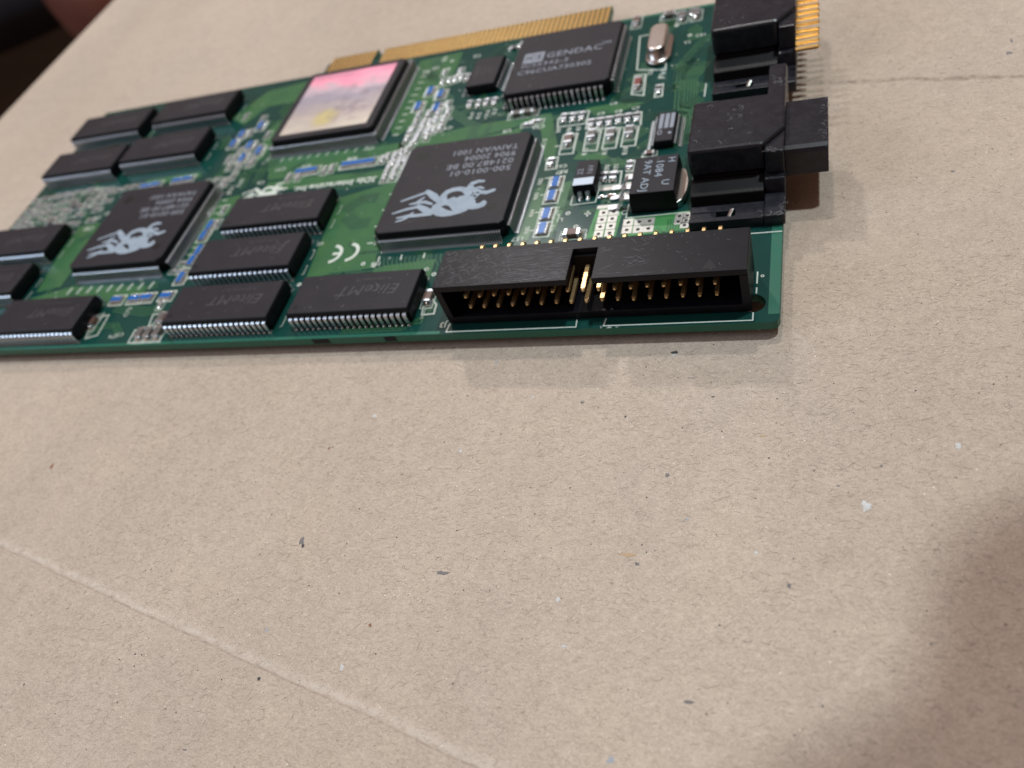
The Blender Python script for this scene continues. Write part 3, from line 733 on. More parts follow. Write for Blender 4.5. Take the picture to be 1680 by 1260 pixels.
# tantalum capacitor
b = MB(); b.hull([[(-2.05, -3.5, .3), (2.05, -3.5, .3), (2.05, 3.5, .3), (-2.05, 3.5, .3)], [(-2.15, -3.65, 1.4), (2.15, -3.65, 1.4), (2.15, 3.65, 1.4), (-2.15, 3.65, 1.4)], [(-2.0, -3.55, 2.8), (2.0, -3.55, 2.8), (2.0, 3.55, 2.8), (-2.0, 3.55, 2.8)]], 'mold_side', True, 'mold')
tan = b.build('tantalum_capacitor', card, (-35.3, 36.6, 0), label='small black capacitor with a pale band, marked 16V 22')
b = MB(); b.box(-1.95, 1.95, -3.5, -1.5, 2.803, 2.82, 'band'); b.build('polarity_band', tan)
text('22', -1.0, 0.4, 2.803, 1.5, PI/2, 'print', tan, xs=1.15); text('16V', 0.9, 0.75, 2.803, 1.5, PI/2, 'print', tan, xs=1.1)
b = MB()
for x0 in (-1.15, 0.35):
    b.box(x0, x0 + 0.75, -4.35, -3.6, 0.1, 1.5, 'tin'); b.blob(x0 + 0.38, -4.5, 0.03, 0.5, 0.6, 0.7, 'solder', 8, 3)
b.build('terminal', tan)
b = MB(); b.box(-1.15, 1.1, 3.6, 4.3, 0.1, 1.5, 'tin'); b.blob(0, 4.5, 0.03, 1.0, 0.6, 0.7, 'solder', 8, 3); b.build('terminal', tan)

# quartz crystal
def oval(hw, hl, z, n=10):
    P = []
    for i in range(n + 1): P.append((hw*math.cos(PI*i/n), hl - hw + hw*math.sin(PI*i/n), z))
    for i in range(n + 1): P.append((-hw*math.cos(PI*i/n), -(hl - hw) - hw*math.sin(PI*i/n), z))
    return P
b = MB(); b.hull([oval(2.7, 6.0, 0.35), oval(2.7, 6.0, 0.75), oval(2.35, 5.6, 0.95), oval(1.95, 5.2, 1.0), oval(1.95, 5.2, 3.2), oval(1.8, 5.05, 3.5), oval(1.5, 4.75, 3.6)], 'can')
cry = b.build('quartz_crystal', card, (-26.5, 79.4, 0), smooth=False, label='oval silver crystal can')
for pl in cry.data.polygons: pl.use_smooth = len(pl.vertices) == 4

# ---------------------------------------------------------------- ribbon header
HX0, HX1, HY0, HY1, HZ0, HZ1 = -54.4, -4.0, 2.1, 11.0, 0.3, 9.1
b = MB(); t = 1.25
NX0, NX1 = -31.1, -27.1
b.box(HX0, HX1, HY0, HY1 - 2.2, HZ0, HZ0 + 1.5, 'plastic')                     # bottom wall
b.box(HX0, HX1, HY1 - 2.2, HY1, HZ0, HZ1 - 1.15, 'plastic')                     # back wall
b.box(HX0, HX0 + t, HY0, HY1 - 2.2, HZ0 + 1.5, HZ1 - 1.15, 'plastic')           # side walls
b.box(HX1 - t, HX1, HY0, HY1 - 2.2, HZ0 + 1.5, HZ1 - 1.15, 'plastic')
b.prism([(HX0, HY0), (NX0, HY0), (NX0, 9.0), (NX1, 9.0), (NX1, HY0), (HX1, HY0), (HX1, HY1), (HX0, HY1)], HZ1 - 1.15, HZ1, 'plastic')   # top wall with the key slot
hdr = b.build('ribbon_header', card, bevel=0.10, label='long black shrouded pin header along the front edge of the board')
b = MB(); b.box(HX0 + t, HX1 - t, HY1 - 2.6, HY1 - 2.22, HZ0 + 1.0, HZ1 - 1.15, 'plastic_in'); b.build('pin_base', hdr)
b = MB(); tri = (-9.38, 3.53)
b.prism([(tri[0] - 1.1, tri[1] - 0.8), (tri[0] + 1.1, tri[1] - 0.8), (tri[0], tri[1] + 1.1)], HZ1 + 0.002, HZ1 + 0.012, 'mold_dot'); b.build('pin_one_mark', hdr)
M['scuff'] = mat('scuffed_plastic_line', (0.15, 0.145, 0.165), 0.6)
b = MB(); rs = random.Random(4)
def scr(x, y, L_, a, wd=0.035):
    dx, dy = math.cos(a)*L_/2, math.sin(a)*L_/2
    x0, x1 = x - dx, x + dx; y0, y1 = y - dy, y + dy
    for (xx, yy) in ((x0, y0), (x1, y1)):
        if not (HX0 + .2 < xx < HX1 - .2 and HY0 + .2 < yy < HY1 - .2) or (NX0 - .1 < xx < NX1 + .1 and yy < 9.2): return
    if x0 < NX0 < x1 or x0 < NX1 < x1: return
    b.strip([(x0, y0), ((x0+x1)/2 + rs.uniform(-.05, .05), (y0+y1)/2 + rs.uniform(-.05, .05)), (x1, y1)], [wd*0.4, wd, wd*0.3], HZ1 + 0.001, HZ1 + 0.006, 'scuff')
for _ in range(260): scr(rs.uniform(HX0, -41), rs.uniform(2.3, 10.8), rs.uniform(0.2, 1.8), rs.choice([0.5, 0.7, -0.8, 2.2, 0.1]) + rs.gauss(0, .25), rs.uniform(.02, .05))
for _ in range(190): scr(rs.uniform(-42, NX0 - .4), rs.uniform(2.3, 10.0), rs.uniform(0.5, 3.5), rs.gauss(0.03, 0.05), rs.uniform(.02, .05))
for _ in range(120): scr(rs.uniform(-40, NX0 - .3), rs.uniform(2.3, 4.6), rs.uniform(0.1, 0.4), rs.uniform(0, 3), rs.uniform(.03, .07))
for _ in range(45): scr(rs.uniform(NX1, -18), rs.uniform(2.4, 10.8), rs.uniform(0.3, 2.6), rs.choice([-0.7, 0.4, 0.1, -0.3]) + rs.gauss(0, .2), rs.uniform(.02, .05))
for _ in range(25): scr(rs.uniform(-18, HX1), rs.uniform(2.4, 10.8), rs.uniform(0.1, 0.7), rs.uniform(0, 3), rs.uniform(.03, .06))
b.build('scratches', hdr, kind='stuff')
# square pins: straight, pointed at the tip
b = MB(); q = 0.32
def sq(y, h): return [(-h, y, -h), (-h, y, h), (h, y, h), (h, y, -h)]
b.hull([sq(0.0, q*0.55), sq(0.35, q), sq(6.2, q)], 'brass'); PIN = b.mesh('pin')
for r_ in range(2):
    for i in range(17):
        o = inst(PIN, 'pin', hdr, (-49.52 + 2.54*i, 2.75 + random.uniform(-.12, .12), 3.43 + 2.54*r_))
        o.rotation_euler = (random.uniform(-.012, .012), 0, random.uniform(-.02, .02))
# tails coming out of the back and bending down into the board
b = MB(); b.sweep([(-0.4, 5.97), (3.7, 5.97), (4.1, 5.8), (4.25, 5.3), (4.25, -1.9)], 0.5, 0.5, 'brass', outward=(0, 1)); TAIL = b.mesh('tail')
b = MB(); b.sweep([(-0.4, 3.43), (1.2, 3.43), (1.6, 3.2), (1.7, 2.8), (1.7, -1.9)], 0.5, 0.5, 'brass', outward=(0, 1)); TAIL2 = b.mesh('tail')
for i in range(17):
    inst(TAIL, 'tail', hdr, (-49.52 + 2.54*i, HY1, 0)); inst(TAIL2, 'tail', hdr, (-49.52 + 2.54*i, HY1, 0))

# ---------------------------------------------------------------- display connectors on the right edge
def connector(y0, dx, label):
    # y0: front end of the flange; the flange is 31 mm long
    b = MB(); yc = y0 + 15.5; X = dx
    P = [(-15.0+X, yc - 6.9), (-2.9+X, yc - 6.9), (0.45+X, yc - 2.6), (0.45+X, y0 + 31), (-2.6+X, y0 + 31), (-2.6+X, yc + 6.9), (-15.0+X, yc + 6.9)]
    b.prism(P, 4.6, 10.0, 'plastic2')
    b.prism([(-14.8+X, yc - 6.6), (-3.2+X, yc - 6.6), (-3.2+X, yc + 6.6), (-14.8+X, yc + 6.6)], 0.1, 4.55, 'plastic_in')
    o = b.build('display_connector', card, bevel=0.55, label=label)
    b = MB()   # flange plate: low lip in front, full height behind
    b.box(-2.9+X, 0.4+X, y0, y0 + 5.6, 0.1, 2.3, 'plastic2')
    b.hull([[(-2.88+X, y0 + 5.62, 0.1), (0.42+X, y0 + 5.62, 0.1), (0.42+X, y0 + 31, 0.1), (-2.88+X, y0 + 31, 0.1)],
            [(-2.88+X, y0 + 6.4, 4.58), (0.42+X, y0 + 6.4, 4.58), (0.42+X, y0 + 31, 4.58), (-2.88+X, y0 + 31, 4.58)]], 'plastic2')
    b.prism([(-2.6+X, yc - 7.9), (0.38+X, yc - 7.9), (0.38+X, yc - 2.0), (-2.6+X, yc - 6.0)], 4.62, 9.1, 'plastic2')
    b.build('flange', o, bevel=0.25)
    b = MB()   # stepped foot in front of the body with a slot
    ya, yb_ = y0 + 0.1, yc - 6.95
    b.hull([[(-15.0+X, y0 + 4.6, 0.1), (-2.95+X, y0 + 4.6, 0.1), (-2.95+X, yb_, 0.1), (-15.0+X, yb_, 0.1)], [(-15.0+X, y0 + 5.4, 3.0), (-2.95+X, y0 + 5.4, 3.0), (-2.95+X, yb_, 4.2), (-15.0+X, yb_, 4.2)]], 'plastic_in')
    b.box(-15.0+X, -2.95+X, y0 + 2.9, y0 + 4.55, 0.1, 1.6, 'plastic2')
    b.box(-15.0+X, -2.95+X, ya, y0 + 1.1, 0.1, 2.0, 'plastic2')
    b.box(-7.5+X, -2.95+X, y0 + 1.15, y0 + 2.88, 0.1, 1.9, 'plastic2')
    b.box(-15.0+X, -10.6+X, y0 + 1.15, y0 + 2.88, 0.1, 1.5, 'plastic2')
    b.build('foot', o, bevel=0.15)
    b = MB(); b.hull([[(-9.2+X, y0 + 1.3, 0.05), (-8.4+X, y0 + 1.3, 0.05), (-8.0+X, y0 + 2.9, 0.05), (-8.7+X, y0 + 2.9, 0.05)], [(-8.9+X, y0 + 1.5, 1.3), (-8.3+X, y0 + 1.5, 1.5), (-7.7+X, y0 + 2.9, 2.1), (-8.3+X, y0 + 2.9, 2.0)]], 'steel')
    b.build('board_clip', o, bevel=0.08)
    return o, yc
M['worn'] = mat('worn_plastic_edge', (0.10, 0.098, 0.105), 0.5)
def wear(o, pts, n, seed, spread=0.35):
    b = MB(); q = random.Random(seed)
    for _ in range(n):
        i = q.randrange(len(pts) - 1); t = q.random()
        x, y, z = (pts[i][k] + (pts[i+1][k] - pts[i][k])*t for k in range(3))
        l = q.uniform(.1, .7); a = q.uniform(0, PI)
        x += q.gauss(0, spread); y += q.gauss(0, spread)
        b.strip([(x, y), (x + l*math.cos(a), y + l*math.sin(a)), (x + l*1.5*math.cos(a + .6), y + l*1.5*math.sin(a + .6))], [.03, .07, .02], z, z + 0.02, 'worn')
    return b.build('scratches', o, kind='stuff')
cA, yc = connector(20.9, 0.0, 'black connector with its plug block sticking out past the board edge')
def ragged_block(x0, x1, y0, y1, z0, z1):
    b = MB(); n = 14; rr = random.Random(5)
    def ring(x, jag):
        P = []
        c = 1.0
        prof = [(y0, z0), (y0, z1 - c), (y0 + 0.3, z1 - 0.3), (y0 + c, z1), (y0 + 4, z1), (y0 + 7, z1), (y0 + 10, z1), (y1 - 0.5, z1), (y1, z1 - 0.5), (y1, z0)]
        for (yy, zz) in prof: P.append((x + (rr.uniform(-jag, jag)), yy, zz))
        return P
    b.hull([ring(x0, 0), ring(x1 - 1.0, 0), ring(x1 - 0.25, 0.02), ring(x1, 0.16)], 'plastic2')
    return b
ragged_block(0.46, 6.85, 29.6, 43.0, 3.0, 8.2).build('plug_block', cA)
wear(cA, [(-1.0, 45.5, 10.01), (-0.8, 46.8, 10.01)], 30, 2, 0.5); wear(cA, [(-9.5, 37.5, 10.01), (-6.5, 38.5, 10.01)], 12, 3, 0.8)
wear(cA, [(-2.6, 21.2, 2.31), (0.1, 21.2, 2.31), (0.1, 24, 2.31)], 40, 4, 0.25); wear(cA, [(6.5, 30.5, 8.21), (6.5, 42, 8.21)], 26, 5, 0.2); wear(cA, [(-2.4, 28.7, 9.12), (0, 28.7, 9.12)], 14, 6, 0.3)
cB, yc2 = connector(57.4, 1.2, 'black connector with bare gold pins sticking out past the board edge')
b = MB()
# flat gold pins, bare where the plug block is missing
b.hull([[(0, -0.5, 0.0), (0, 0.5, 0.0), (0, 0.36, 0.35), (0, -0.36, 0.35)], [(3.8, -0.5, 0.0), (3.8, 0.5, 0.0), (3.8, 0.34, 0.4), (3.8, -0.34, 0.4)], [(4.1, -0.30, 0.08), (4.1, 0.30, 0.08), (4.1, 0.26, 0.3), (4.1, -0.26, 0.3)]], 'gold')
GP = b.mesh('pin')
rp = random.Random(9)
for k in range(9):
    o = inst(GP, 'pin', cB, (1.62, 59.9 + 2.07*k, 7.0)); o.rotation_euler = (0.12, rp.uniform(-.02, .02), 0.02 + rp.uniform(-.03, .03) + (-.05 if k == 3 else 0))
b = MB(); b.box(-3.0, -2.2, 53.8, 55.4, 8.0 - 6, 9.2 - 6, 'steel'); b.build('metal_clip', cB, bevel=0.1)

# ---------------------------------------------------------------- edge contacts
b = MB(); b.hull([[(-0.48, 0, 0.004), (0.48, 0, 0.004), (0.48, 7.1, 0.004), (-0.48, 7.1, 0.004)], [(-0.46, 0.05, 0.05), (0.46, 0.05, 0.05), (0.46, 7.0, 0.05), (-0.46, 7.0, 0.05)]], 'gold')
EC = b.mesh('edge_contact')
for i in range(62):
    if i in (49, 50): continue
    inst(EC, 'edge_contact', card, (TAB_R - 0.75 - 1.262*i, YT - 7.2 if i < 59 else YT - 7.2, 0))

# ---------------------------------------------------------------- small parts
RN = None
def make_rn():
    b = MB()
    b.box(-1.55, 1.55, -0.78, 0.78, 0.05, 0.50, 'ceramic')
    b.box(-1.45, 1.45, -0.60, 0.60, 0.501, 0.62, 'blue')
    o = b.build('resistor_network', card, label='tiny blue topped resistor network')
    b = MB()
    for i in range(4):
        x = (i - 1.5) * 0.8
        for sgn in (-1, 1):
            b.box(x - 0.2, x + 0.2, sgn*0.80 - 0.06, sgn*0.80 + 0.06, 0.03, 0.52, 'tin')
            b.blob(x, sgn*1.02, 0.03, 0.28, 0.42, 0.34, 'solder', 8, 3)
    b.build('terminals', o, kind='stuff')
    b = MB()
    b.strip([(-1.95, -1.5), (1.95, -1.5), (1.95, 1.5), (-1.95, 1.5)], 0.26, 0.04, 0.06, 'silk', closed=True)
    for i in range(4):
        x = (i - 1.5) * 0.8
        b.box(x - 0.25, x + 0.25, -1.35, -0.82, 0.004, 0.035, 'pad'); b.box(x - 0.25, x + 0.25, 0.82, 1.35, 0.004, 0.035, 'pad')
    b.build('pads', o, kind='stuff')
    return o
V90 = PI / 2
RNP = [((-42.13, 37.93), V90), ((-42.16, 34.00), V90), ((-42.16, 28.82), V90), ((-42.12, 24.81), V90),
       ((-81.48, 77.83), V90), ((-78.10, 75.77), V90), ((-82.94, 72.04), V90), ((-77.59, 70.33), V90),
       ((-107.45, 52.14), 0), ((-104.46, 52.30), 0), ((-94.97, 52.65), 0), ((-92.07, 52.69), 0), ((-89.21, 52.73), 0),
       ((-129.71, 74.32), V90), ((-134.47, 71.68), V90), ((-135.36, 68.04), V90), ((-129.15, 66.10), V90), ((-124.84, 63.08), V90), ((-128.84, 60.92), V90),
       ((-156.59, 54.48), 0), ((-153.45, 54.72), 0), ((-146.46, 55.17), 0), ((-143.21, 55.36), 0),
       ((-125.46, 35.93), V90), ((-125.51, 32.47), V90), ((-124.01, 27.54), V90), ((-124.25, 24.28), V90), ((-124.33, 19.02), V90),
       ((-139.31, 13.50), 0), ((-134.16, 13.52), 0), ((-130.75, 13.65), 0), ((-125.30, 13.73), 0)]
for i, (p, a) in enumerate(RNP):
    if i == 0: rn0 = make_rn(); o = rn0
    else: o = copy_tree(rn0, card)
    o.location = (p[0], p[1], 0); o.rotation_euler = (0, 0, a)

def make_chipcap(name, L_, W_, H_, mbody, label, outline=True):
    b = MB(); b.box(-W_/2, W_/2, -L_/2 + 0.35, L_/2 - 0.35, 0.06, H_, mbody)
    o = b.build(name, card, label=label)
    for sgn in (-1, 1):
        b = MB(); b.box(-W_/2 - 0.02, W_/2 + 0.02, min(sgn*L_/2, sgn*(L_/2 - 0.5)), max(sgn*L_/2, sgn*(L_/2 - 0.5)), 0.05, H_ + 0.02, 'tin')
        b.blob(0, sgn*(L_/2 + 0.25), 0.03, W_*0.46, 0.42, H_*0.8, 'solder', 10, 4)
        b.box(-W_/2 - 0.08, W_/2 + 0.08, min(sgn*(L_/2 - 0.5), sgn*(L_/2 + 0.6)), max(sgn*(L_/2 - 0.5), sgn*(L_/2 + 0.6)), 0.004, 0.035, 'pad')
        b.build('end_cap', o, smooth=False)
    if outline:
        b = MB(); hx, hy = W_/2 + 0.42, L_/2 + 0.95
        b.strip([(-hx, -hy), (hx, -hy), (hx, hy), (-hx, hy)], 0.2, 0.04, 0.06, 'silk_pale', closed=True); b.build('outline_mark', o)
    return o
def place(proto, lst):
    for i, q in enumerate(lst):
        o = proto if i == 0 else copy_tree(proto, card)
        o.location = (q[0][0], q[0][1], 0); o.rotation_euler = (0, 0, q[1] if len(q) > 1 else 0)
        if len(q) > 2: o.scale = (q[2], q[2], q[2])
place(make_chipcap('chip_capacitor', 2.9, 1.5, 1.0, 'cap_brown', 'small brown ceramic capacitor with silver ends'),
      [((-41.81, 50.98),), ((-60.60, 8.73),), ((-35.92, 22.63), V90), ((-141.71, 6.98),), ((-24.51, 43.68), V90, 0.6), ((-33.31, 92.83),), ((-120.64, 6.74),)])
place(make_chipcap('chip_resistor', 2.0, 1.25, 0.55, 'black_small', 'tiny black resistor with silver ends', False),
      [((-37.98, 56.05),), ((-36.12, 56.06),), ((-34.21, 56.06),), ((-32.27, 56.25),), ((-30.39, 56.25),), ((-28.53, 56.24),),
       ((-44.41, 59.31),), ((-42.37, 59.08),), ((-40.52, 59.09),), ((-44.40, 44.63),), ((-68.86, 69.73),), ((-66.65, 69.45),), ((-64.69, 69.46),), ((-62.75, 69.46),),
       ((-32.58, 38.20),), ((-30.67, 38.07),), ((-27.89, 40.82),), ((-25.14, 64.81),), ((-72.63, 81.36),), ((-62.83, 91.02), V90), ((-60.47, 92.44), V90), ((-20.92, 92.82),)])
place(make_chipcap('chip_capacitor', 2.6, 1.6, 1.1, 'cap_grey', 'small grey ceramic capacitor in a white outline'),
      [((-37.02, 51.42),), ((-33.07, 51.02),), ((-29.26, 51.03),), ((-25.68, 92.88), V90), ((-22.81, 91.41),), ((-19.73, 91.40),), ((-125.47, 2.78), 0), ((-123.20, 2.85), 0), ((-120.78, 2.91), 0), ((-55.59, 62.64), V90), ((-53.07, 62.74), V90),
       ((-122.17, 6.82), 0), ((-177.39, 49.56), V90), ((-181.51, 43.44), V90)])
place(make_chipcap('chip_resistor', 1.6, 0.8, 0.5, 'ceramic', 'tiny pale resistor with silver ends', True),
      [((-82.88, 53.97),), ((-81.70, 54.62),), ((-80.52, 55.27),), ((-82.53, 51.13),), ((-81.21, 51.32),), ((-79.97, 51.74),), ((-79.89, 57.12),), ((-78.45, 48.54),),
       ((-79.41, 64.43),), ((-77.62, 64.74),), ((-79.34, 61.23),), ((-77.50, 61.30),), ((-75.74, 61.62),), ((-81.49, 63.03),), ((-76.25, 65.36),), ((-79.34, 58.77),),
       ((-79.17, 81.03),), ((-77.47, 81.35),), ((-75.95, 81.72),), ((-74.43, 82.08),), ((-79.94, 85.34),), ((-75.47, 84.66),), ((-131.99, 72.21),), ((-137.58, 80.24),), ((-130.75, 77.68),), ((-125.46, 69.87),), ((-124.70, 58.99),), ((-128.71, 57.33),), ((-133.53, 61.52),), ((-128.31, 54.00),), ((-129.23, 51.86),),
       ((-195.66, 50.57), V90), ((-192.35, 51.12), V90), ((-188.55, 51.59), V90), ((-184.79, 52.05), V90), ((-196.55, 54.71), V90), ((-192.66, 55.17), V90), ((-188.82, 55.62), V90), ((-185.32, 55.86), V90), ((-181.36, 56.03), V90), ((-177.14, 56.40), V90), ((-195.67, 47.61), V90), ((-191.65, 47.83), V90), ((-187.94, 48.08), V90), ((-195.67, 44.70), V90), ((-191.48, 44.67), V90), ((-180.01, 47.99), V90),
       ((-171.21, 53.53), V90), ((-168.58, 54.12), V90), ((-165.97, 54.70), V90), ((-168.56, 47.17), V90), ((-167.88, 43.14), V90), ((-163.37, 55.28), V90), ((-160.68, 55.36), V90), ((-167.48, 50.58), V90),
       ((-100.85, 51.69), 0), ((-99.00, 52.04), 0), ((-85.99, 53.02), 0), ((-84.81, 53.68), 0), ((-128.47, 41.14), 0), ((-124.38, 41.23), 0), ((-123.73, 36.33), 0),
       ((-123.62, 3.53), 0), ((-125.39, 11.34), 0), ((-125.92, 23.86), V90), ((-127.40, 21.33), V90), ((-125.22, 21.14), V90), ((-76.63, 68.70), 0), ((-74.99, 71.16), 0), ((-69.70, 75.17), 0), ((-52.18, 58.65), V90), ((-50.68, 59.40), V90)])

place(make_chipcap('chip_capacitor', 3.4, 1.3, 0.9, 'red', 'small dark red part with silver ends in front of the crystal'), [((-29.81, 67.72),)])
dense = []
rd = random.Random(12)
def cluster(p0, p1, nx, ny, jitter=0.25, ang=0):
    # rows of small pale parts filling a rectangle of the board
    for i in range(nx):
        for j in range(ny):
            if rd.random() < 0.12: continue
            x = p0[0] + (p1[0]-p0[0])*(i+0.5)/nx + rd.uniform(-jitter, jitter); y = p0[1] + (p1[1]-p0[1])*(j+0.5)/ny + rd.uniform(-jitter, jitter)
            dense.append(((x, y), ang))
cluster((-195, 41), (-169, 57), 8, 5, 0.4, V90)
cluster((-84, 45), (-78, 54), 3, 4)
cluster((-83, 58), (-73, 70), 4, 4)
cluster((-133, 57), (-124, 66), 3, 3)
cluster((-137, 48), (-129, 54), 3, 2)
cluster((-112, 49), (-106, 52), 2, 1)
place(make_chipcap('chip_resistor', 1.7, 0.9, 0.5, 'ceramic', 'tiny pale resistor with silver ends', True), dense)
# bare pads with drilled holes beside the regulator
def via_pad(x, y, s_, r_, round_=False):
    b = MB()
    outer_ = [(x - s_, y - s_), (x + s_, y - s_), (x + s_, y + s_), (x - s_, y + s_)]
    poly_plate(outer_, [circle(x, y, r_, 12)], 0.037, 0.10, 'pad', 'pad', b)
    b.prism(circle(x, y, r_ + 0.01, 12), 0.036, 0.046, 'hole')
    b.build('drilled_pad', board)
for i in range(4):
    for j in range(2):
        a = ((-31.05, 27.94), (-29.18, 27.94))[j]; c = ((-31.12, 22.32), (-29.12, 22.32))[j]
        via_pad(a[0] + (c[0]-a[0])*i/3, a[1] + (c[1]-a[1])*i/3, 0.86, 0.36)
for i in range(2):
    for q in ((-26.05, 24.71), (-24.07, 24.63), (-22.24, 24.63)): via_pad(q[0], q[1] - 1.95*i, 0.90, 0.36)
for q in ((-17.10, 25.23), (-15.74, 25.21), (-17.18, 23.84), (-15.84, 23.98), (-16.04, 22.78)): via_pad(q[0], q[1], 0.72, 0.34)

for q, wx, wy in (((-27.21, 37.50), 1.2, 0.9), ((-27.11, 35.05), 1.2, 0.8), ((-27.24, 32.67), 1.4, 0.9), ((-30.52, 34.71), 2.3, 0.5), ((-30.21, 29.57), 2.3, 0.45)):
    b = MB(); b.box(q[0] - wx, q[0] + wx, q[1] - wy, q[1] + wy, 0.037, 0.09, 'pad'); b.build('bare_pad', board)
b = MB(); q = (-32.02, 32.35); b.blob(q[0], q[1], 0.05, 1.0, 0.55, 0.5, 'solder'); q = (-30.27, 32.27); b.blob(q[0], q[1], 0.05, 1.6, 0.6, 0.7, 'solder'); b.build('solder_bridge', board, smooth=True)

# plated through-holes scattered over the board (one object)
b = MB(); rv = random.Random(21)
def via(x, y, r_=0.32, m='pad'):
    b.prism(circle(x, y, r_, 8), 0.004, 0.05, m)
    b.prism(circle(x, y, r_*0.45, 6), 0.004, 0.055, 'hole')
occupied = [(x - 13.4, x + 13.4, y - 6.4, y + 6.4) for x, y in chips] + [(c[0] - 16, c[0] + 16, c[1] - 16, c[1] + 16) for c in (C1, C2, C3)] + [(CP[0] - 13.4, CP[0] + 13.4, CP[1] - 13.4, CP[1] + 13.4), (HX0, HX1, 0, 13.4), (-16, 0, 20, 96), (-71, -61, 72, 86), (-26.5, -15, 26, 38), (-38, -33, 31, 42)]
cnt = 0
while cnt < 170:
    x, y = rv.uniform(XL + 2, -2), rv.uniform(2, 93)
    if any(a < x < c and d < y < e for a, c, d, e in occupied): continue
    via(x, y, rv.uniform(0.20, 0.30), 'via' if rv.random() < 0.75 else 'silk_pale'); cnt += 1
for q in ((-79.44, 87.04), (-79.43, 90.49), (-91.59, 14.65), (-75.70, 18.52), (-78.47, 19.28), (-35.74, 24.86), (-37.97, 28.77), (-61.58, 14.99), (-63.56, 16.44), (-20.52, 83.73), (-23.90, 88.74)): via(q[0], q[1], 0.5, 'silk')
b.build('plated_holes', board, kind='stuff')

b = MB(); rt = random.Random(77)
free = lambda x, y: XL + 1.5 < x < -2 and 1.2 < y < 94 and not any(a + 1.5 < x < c - 1.5 and d + 1.5 < y < e - 1.5 for a, c, d, e in occupied)
made = 0
while made < 150:
    x, y = rt.uniform(XL, -4), rt.uniform(1, 94)
    if not free(x, y): continue
    a0 = rt.choice([0, PI/2, PI/4, -PI/4, PI]); n = rt.randint(2, 7); L1, L2 = rt.uniform(1.5, 6), rt.uniform(1.5, 5); a1 = a0 + rt.choice([-PI/4, PI/4])
    p1 = (x + L1*math.cos(a0), y + L1*math.sin(a0)); p2 = (p1[0] + L2*math.cos(a1), p1[1] + L2*math.sin(a1))
    if not (free(*p1) and free(*p2)): continue
    m_ = rt.choice(['trace', 'trace', 'trace_dark'])
    P = [Vector((x, y)), Vector(p1), Vector(p2)]
    for k in range(n):
        off = (k - (n-1)/2) * 0.5; Q = []
        for i, p in enumerate(P):
            t_ = (P[min(i+1, 2)] - P[max(i-1, 0)]).normalized(); Q.append(p + Vector((-t_.y, t_.x)) * off)
        b.strip(Q, 0.22, 0.036, 0.044, m_)
    if rt.random() < .6: via(p2[0], p2[1], 0.3, 'via')
    made += 1
b.build('fine_traces', board, kind='stuff')
M['dust'] = mat('dust', (0.30, 0.29, 0.28), 0.9)
b = MB()
for (x0, x1, y0, y1, z, n) in [(x - 12.6, x + 12.6, y - 4.6, y + 4.6, 3.552, 14) for x, y in chips] + [(C1[0] - 13, C1[0] + 13, C1[1] - 13, C1[1] + 13, 3.63, 40), (C2[0] - 13, C2[0] + 13, C2[1] - 13, C2[1] + 13, 3.63, 25), (CP[0] - 11, CP[0] + 11, CP[1] - 11, CP[1] + 11, 3.92, 25), (-14, -4, 30, 42, 10.003, 25), (-13, -3, 67, 78, 10.003, 20), (-25, -18, 28, 36, 4.41, 10), (HX0 + .5, HX1 - .5, HY0 + .3, NX0*0 + 8.8, HZ1 + 0.007, 0)]:
    for _ in range(n):
        x, y = rt.uniform(x0, x1), rt.uniform(y0, y1)
        if rt.random() < 0.25:
            a_ = rt.uniform(0, 3); l_ = rt.uniform(.2, .8); b.strip([(x, y), (x + l_*math.cos(a_), y + l_*math.sin(a_)), (x + l_*1.6*math.cos(a_ + .5), y + l_*1.6*math.sin(a_ + .5))], 0.03, z, z + 0.008, 'dust')
        else:
            s_ = rt.uniform(.03, .08); b.prism(circle(x, y, s_, 5), z, z + 0.012, 'dust')
b.build('dust', card, kind='stuff')

# ---------------------------------------------------------------- white printing on the board
def sl(P, wd=0.22, closed=False, m='silk', name='outline_mark'):
    b = MB(); b.strip(P, wd, 0.05, 0.062, m, closed); b.build(name, board)
sl([(-50.4 - 4.2, 2.3), (-54.8, 0.45), (-31.4, 0.45), (-31.5, 2.05)]); sl([(-26.6, 2.05), (-26.8, 0.45), (-3.85, 0.45), (-3.85, 2.0)])
sl([(-3.55, 8.0), (-3.55, 10.6)]); sl([(-3.55, 5.9), (-3.55, 7.2)])
sl([(-5.2, 19.45), (-0.1, 19.45)]); sl([(-15.6, 60.0), (-15.6, 64.5)])
sl([(-26.66, 25.99), (-15.41, 26.11)]); sl([(-26.66, 25.99), (-26.62, 29.73)])
sl([(-37.90, 30.97), (-33.11, 31.15), (-32.87, 39.32)]); sl([(-37.90, 30.97), (-37.89, 33.55)])
sl([(-37.20, 20.87), (-37.03, 22.44), (-35.89, 22.47)]); sl([(-33.43, 21.40), (-33.39, 22.50), (-34.75, 22.49)])
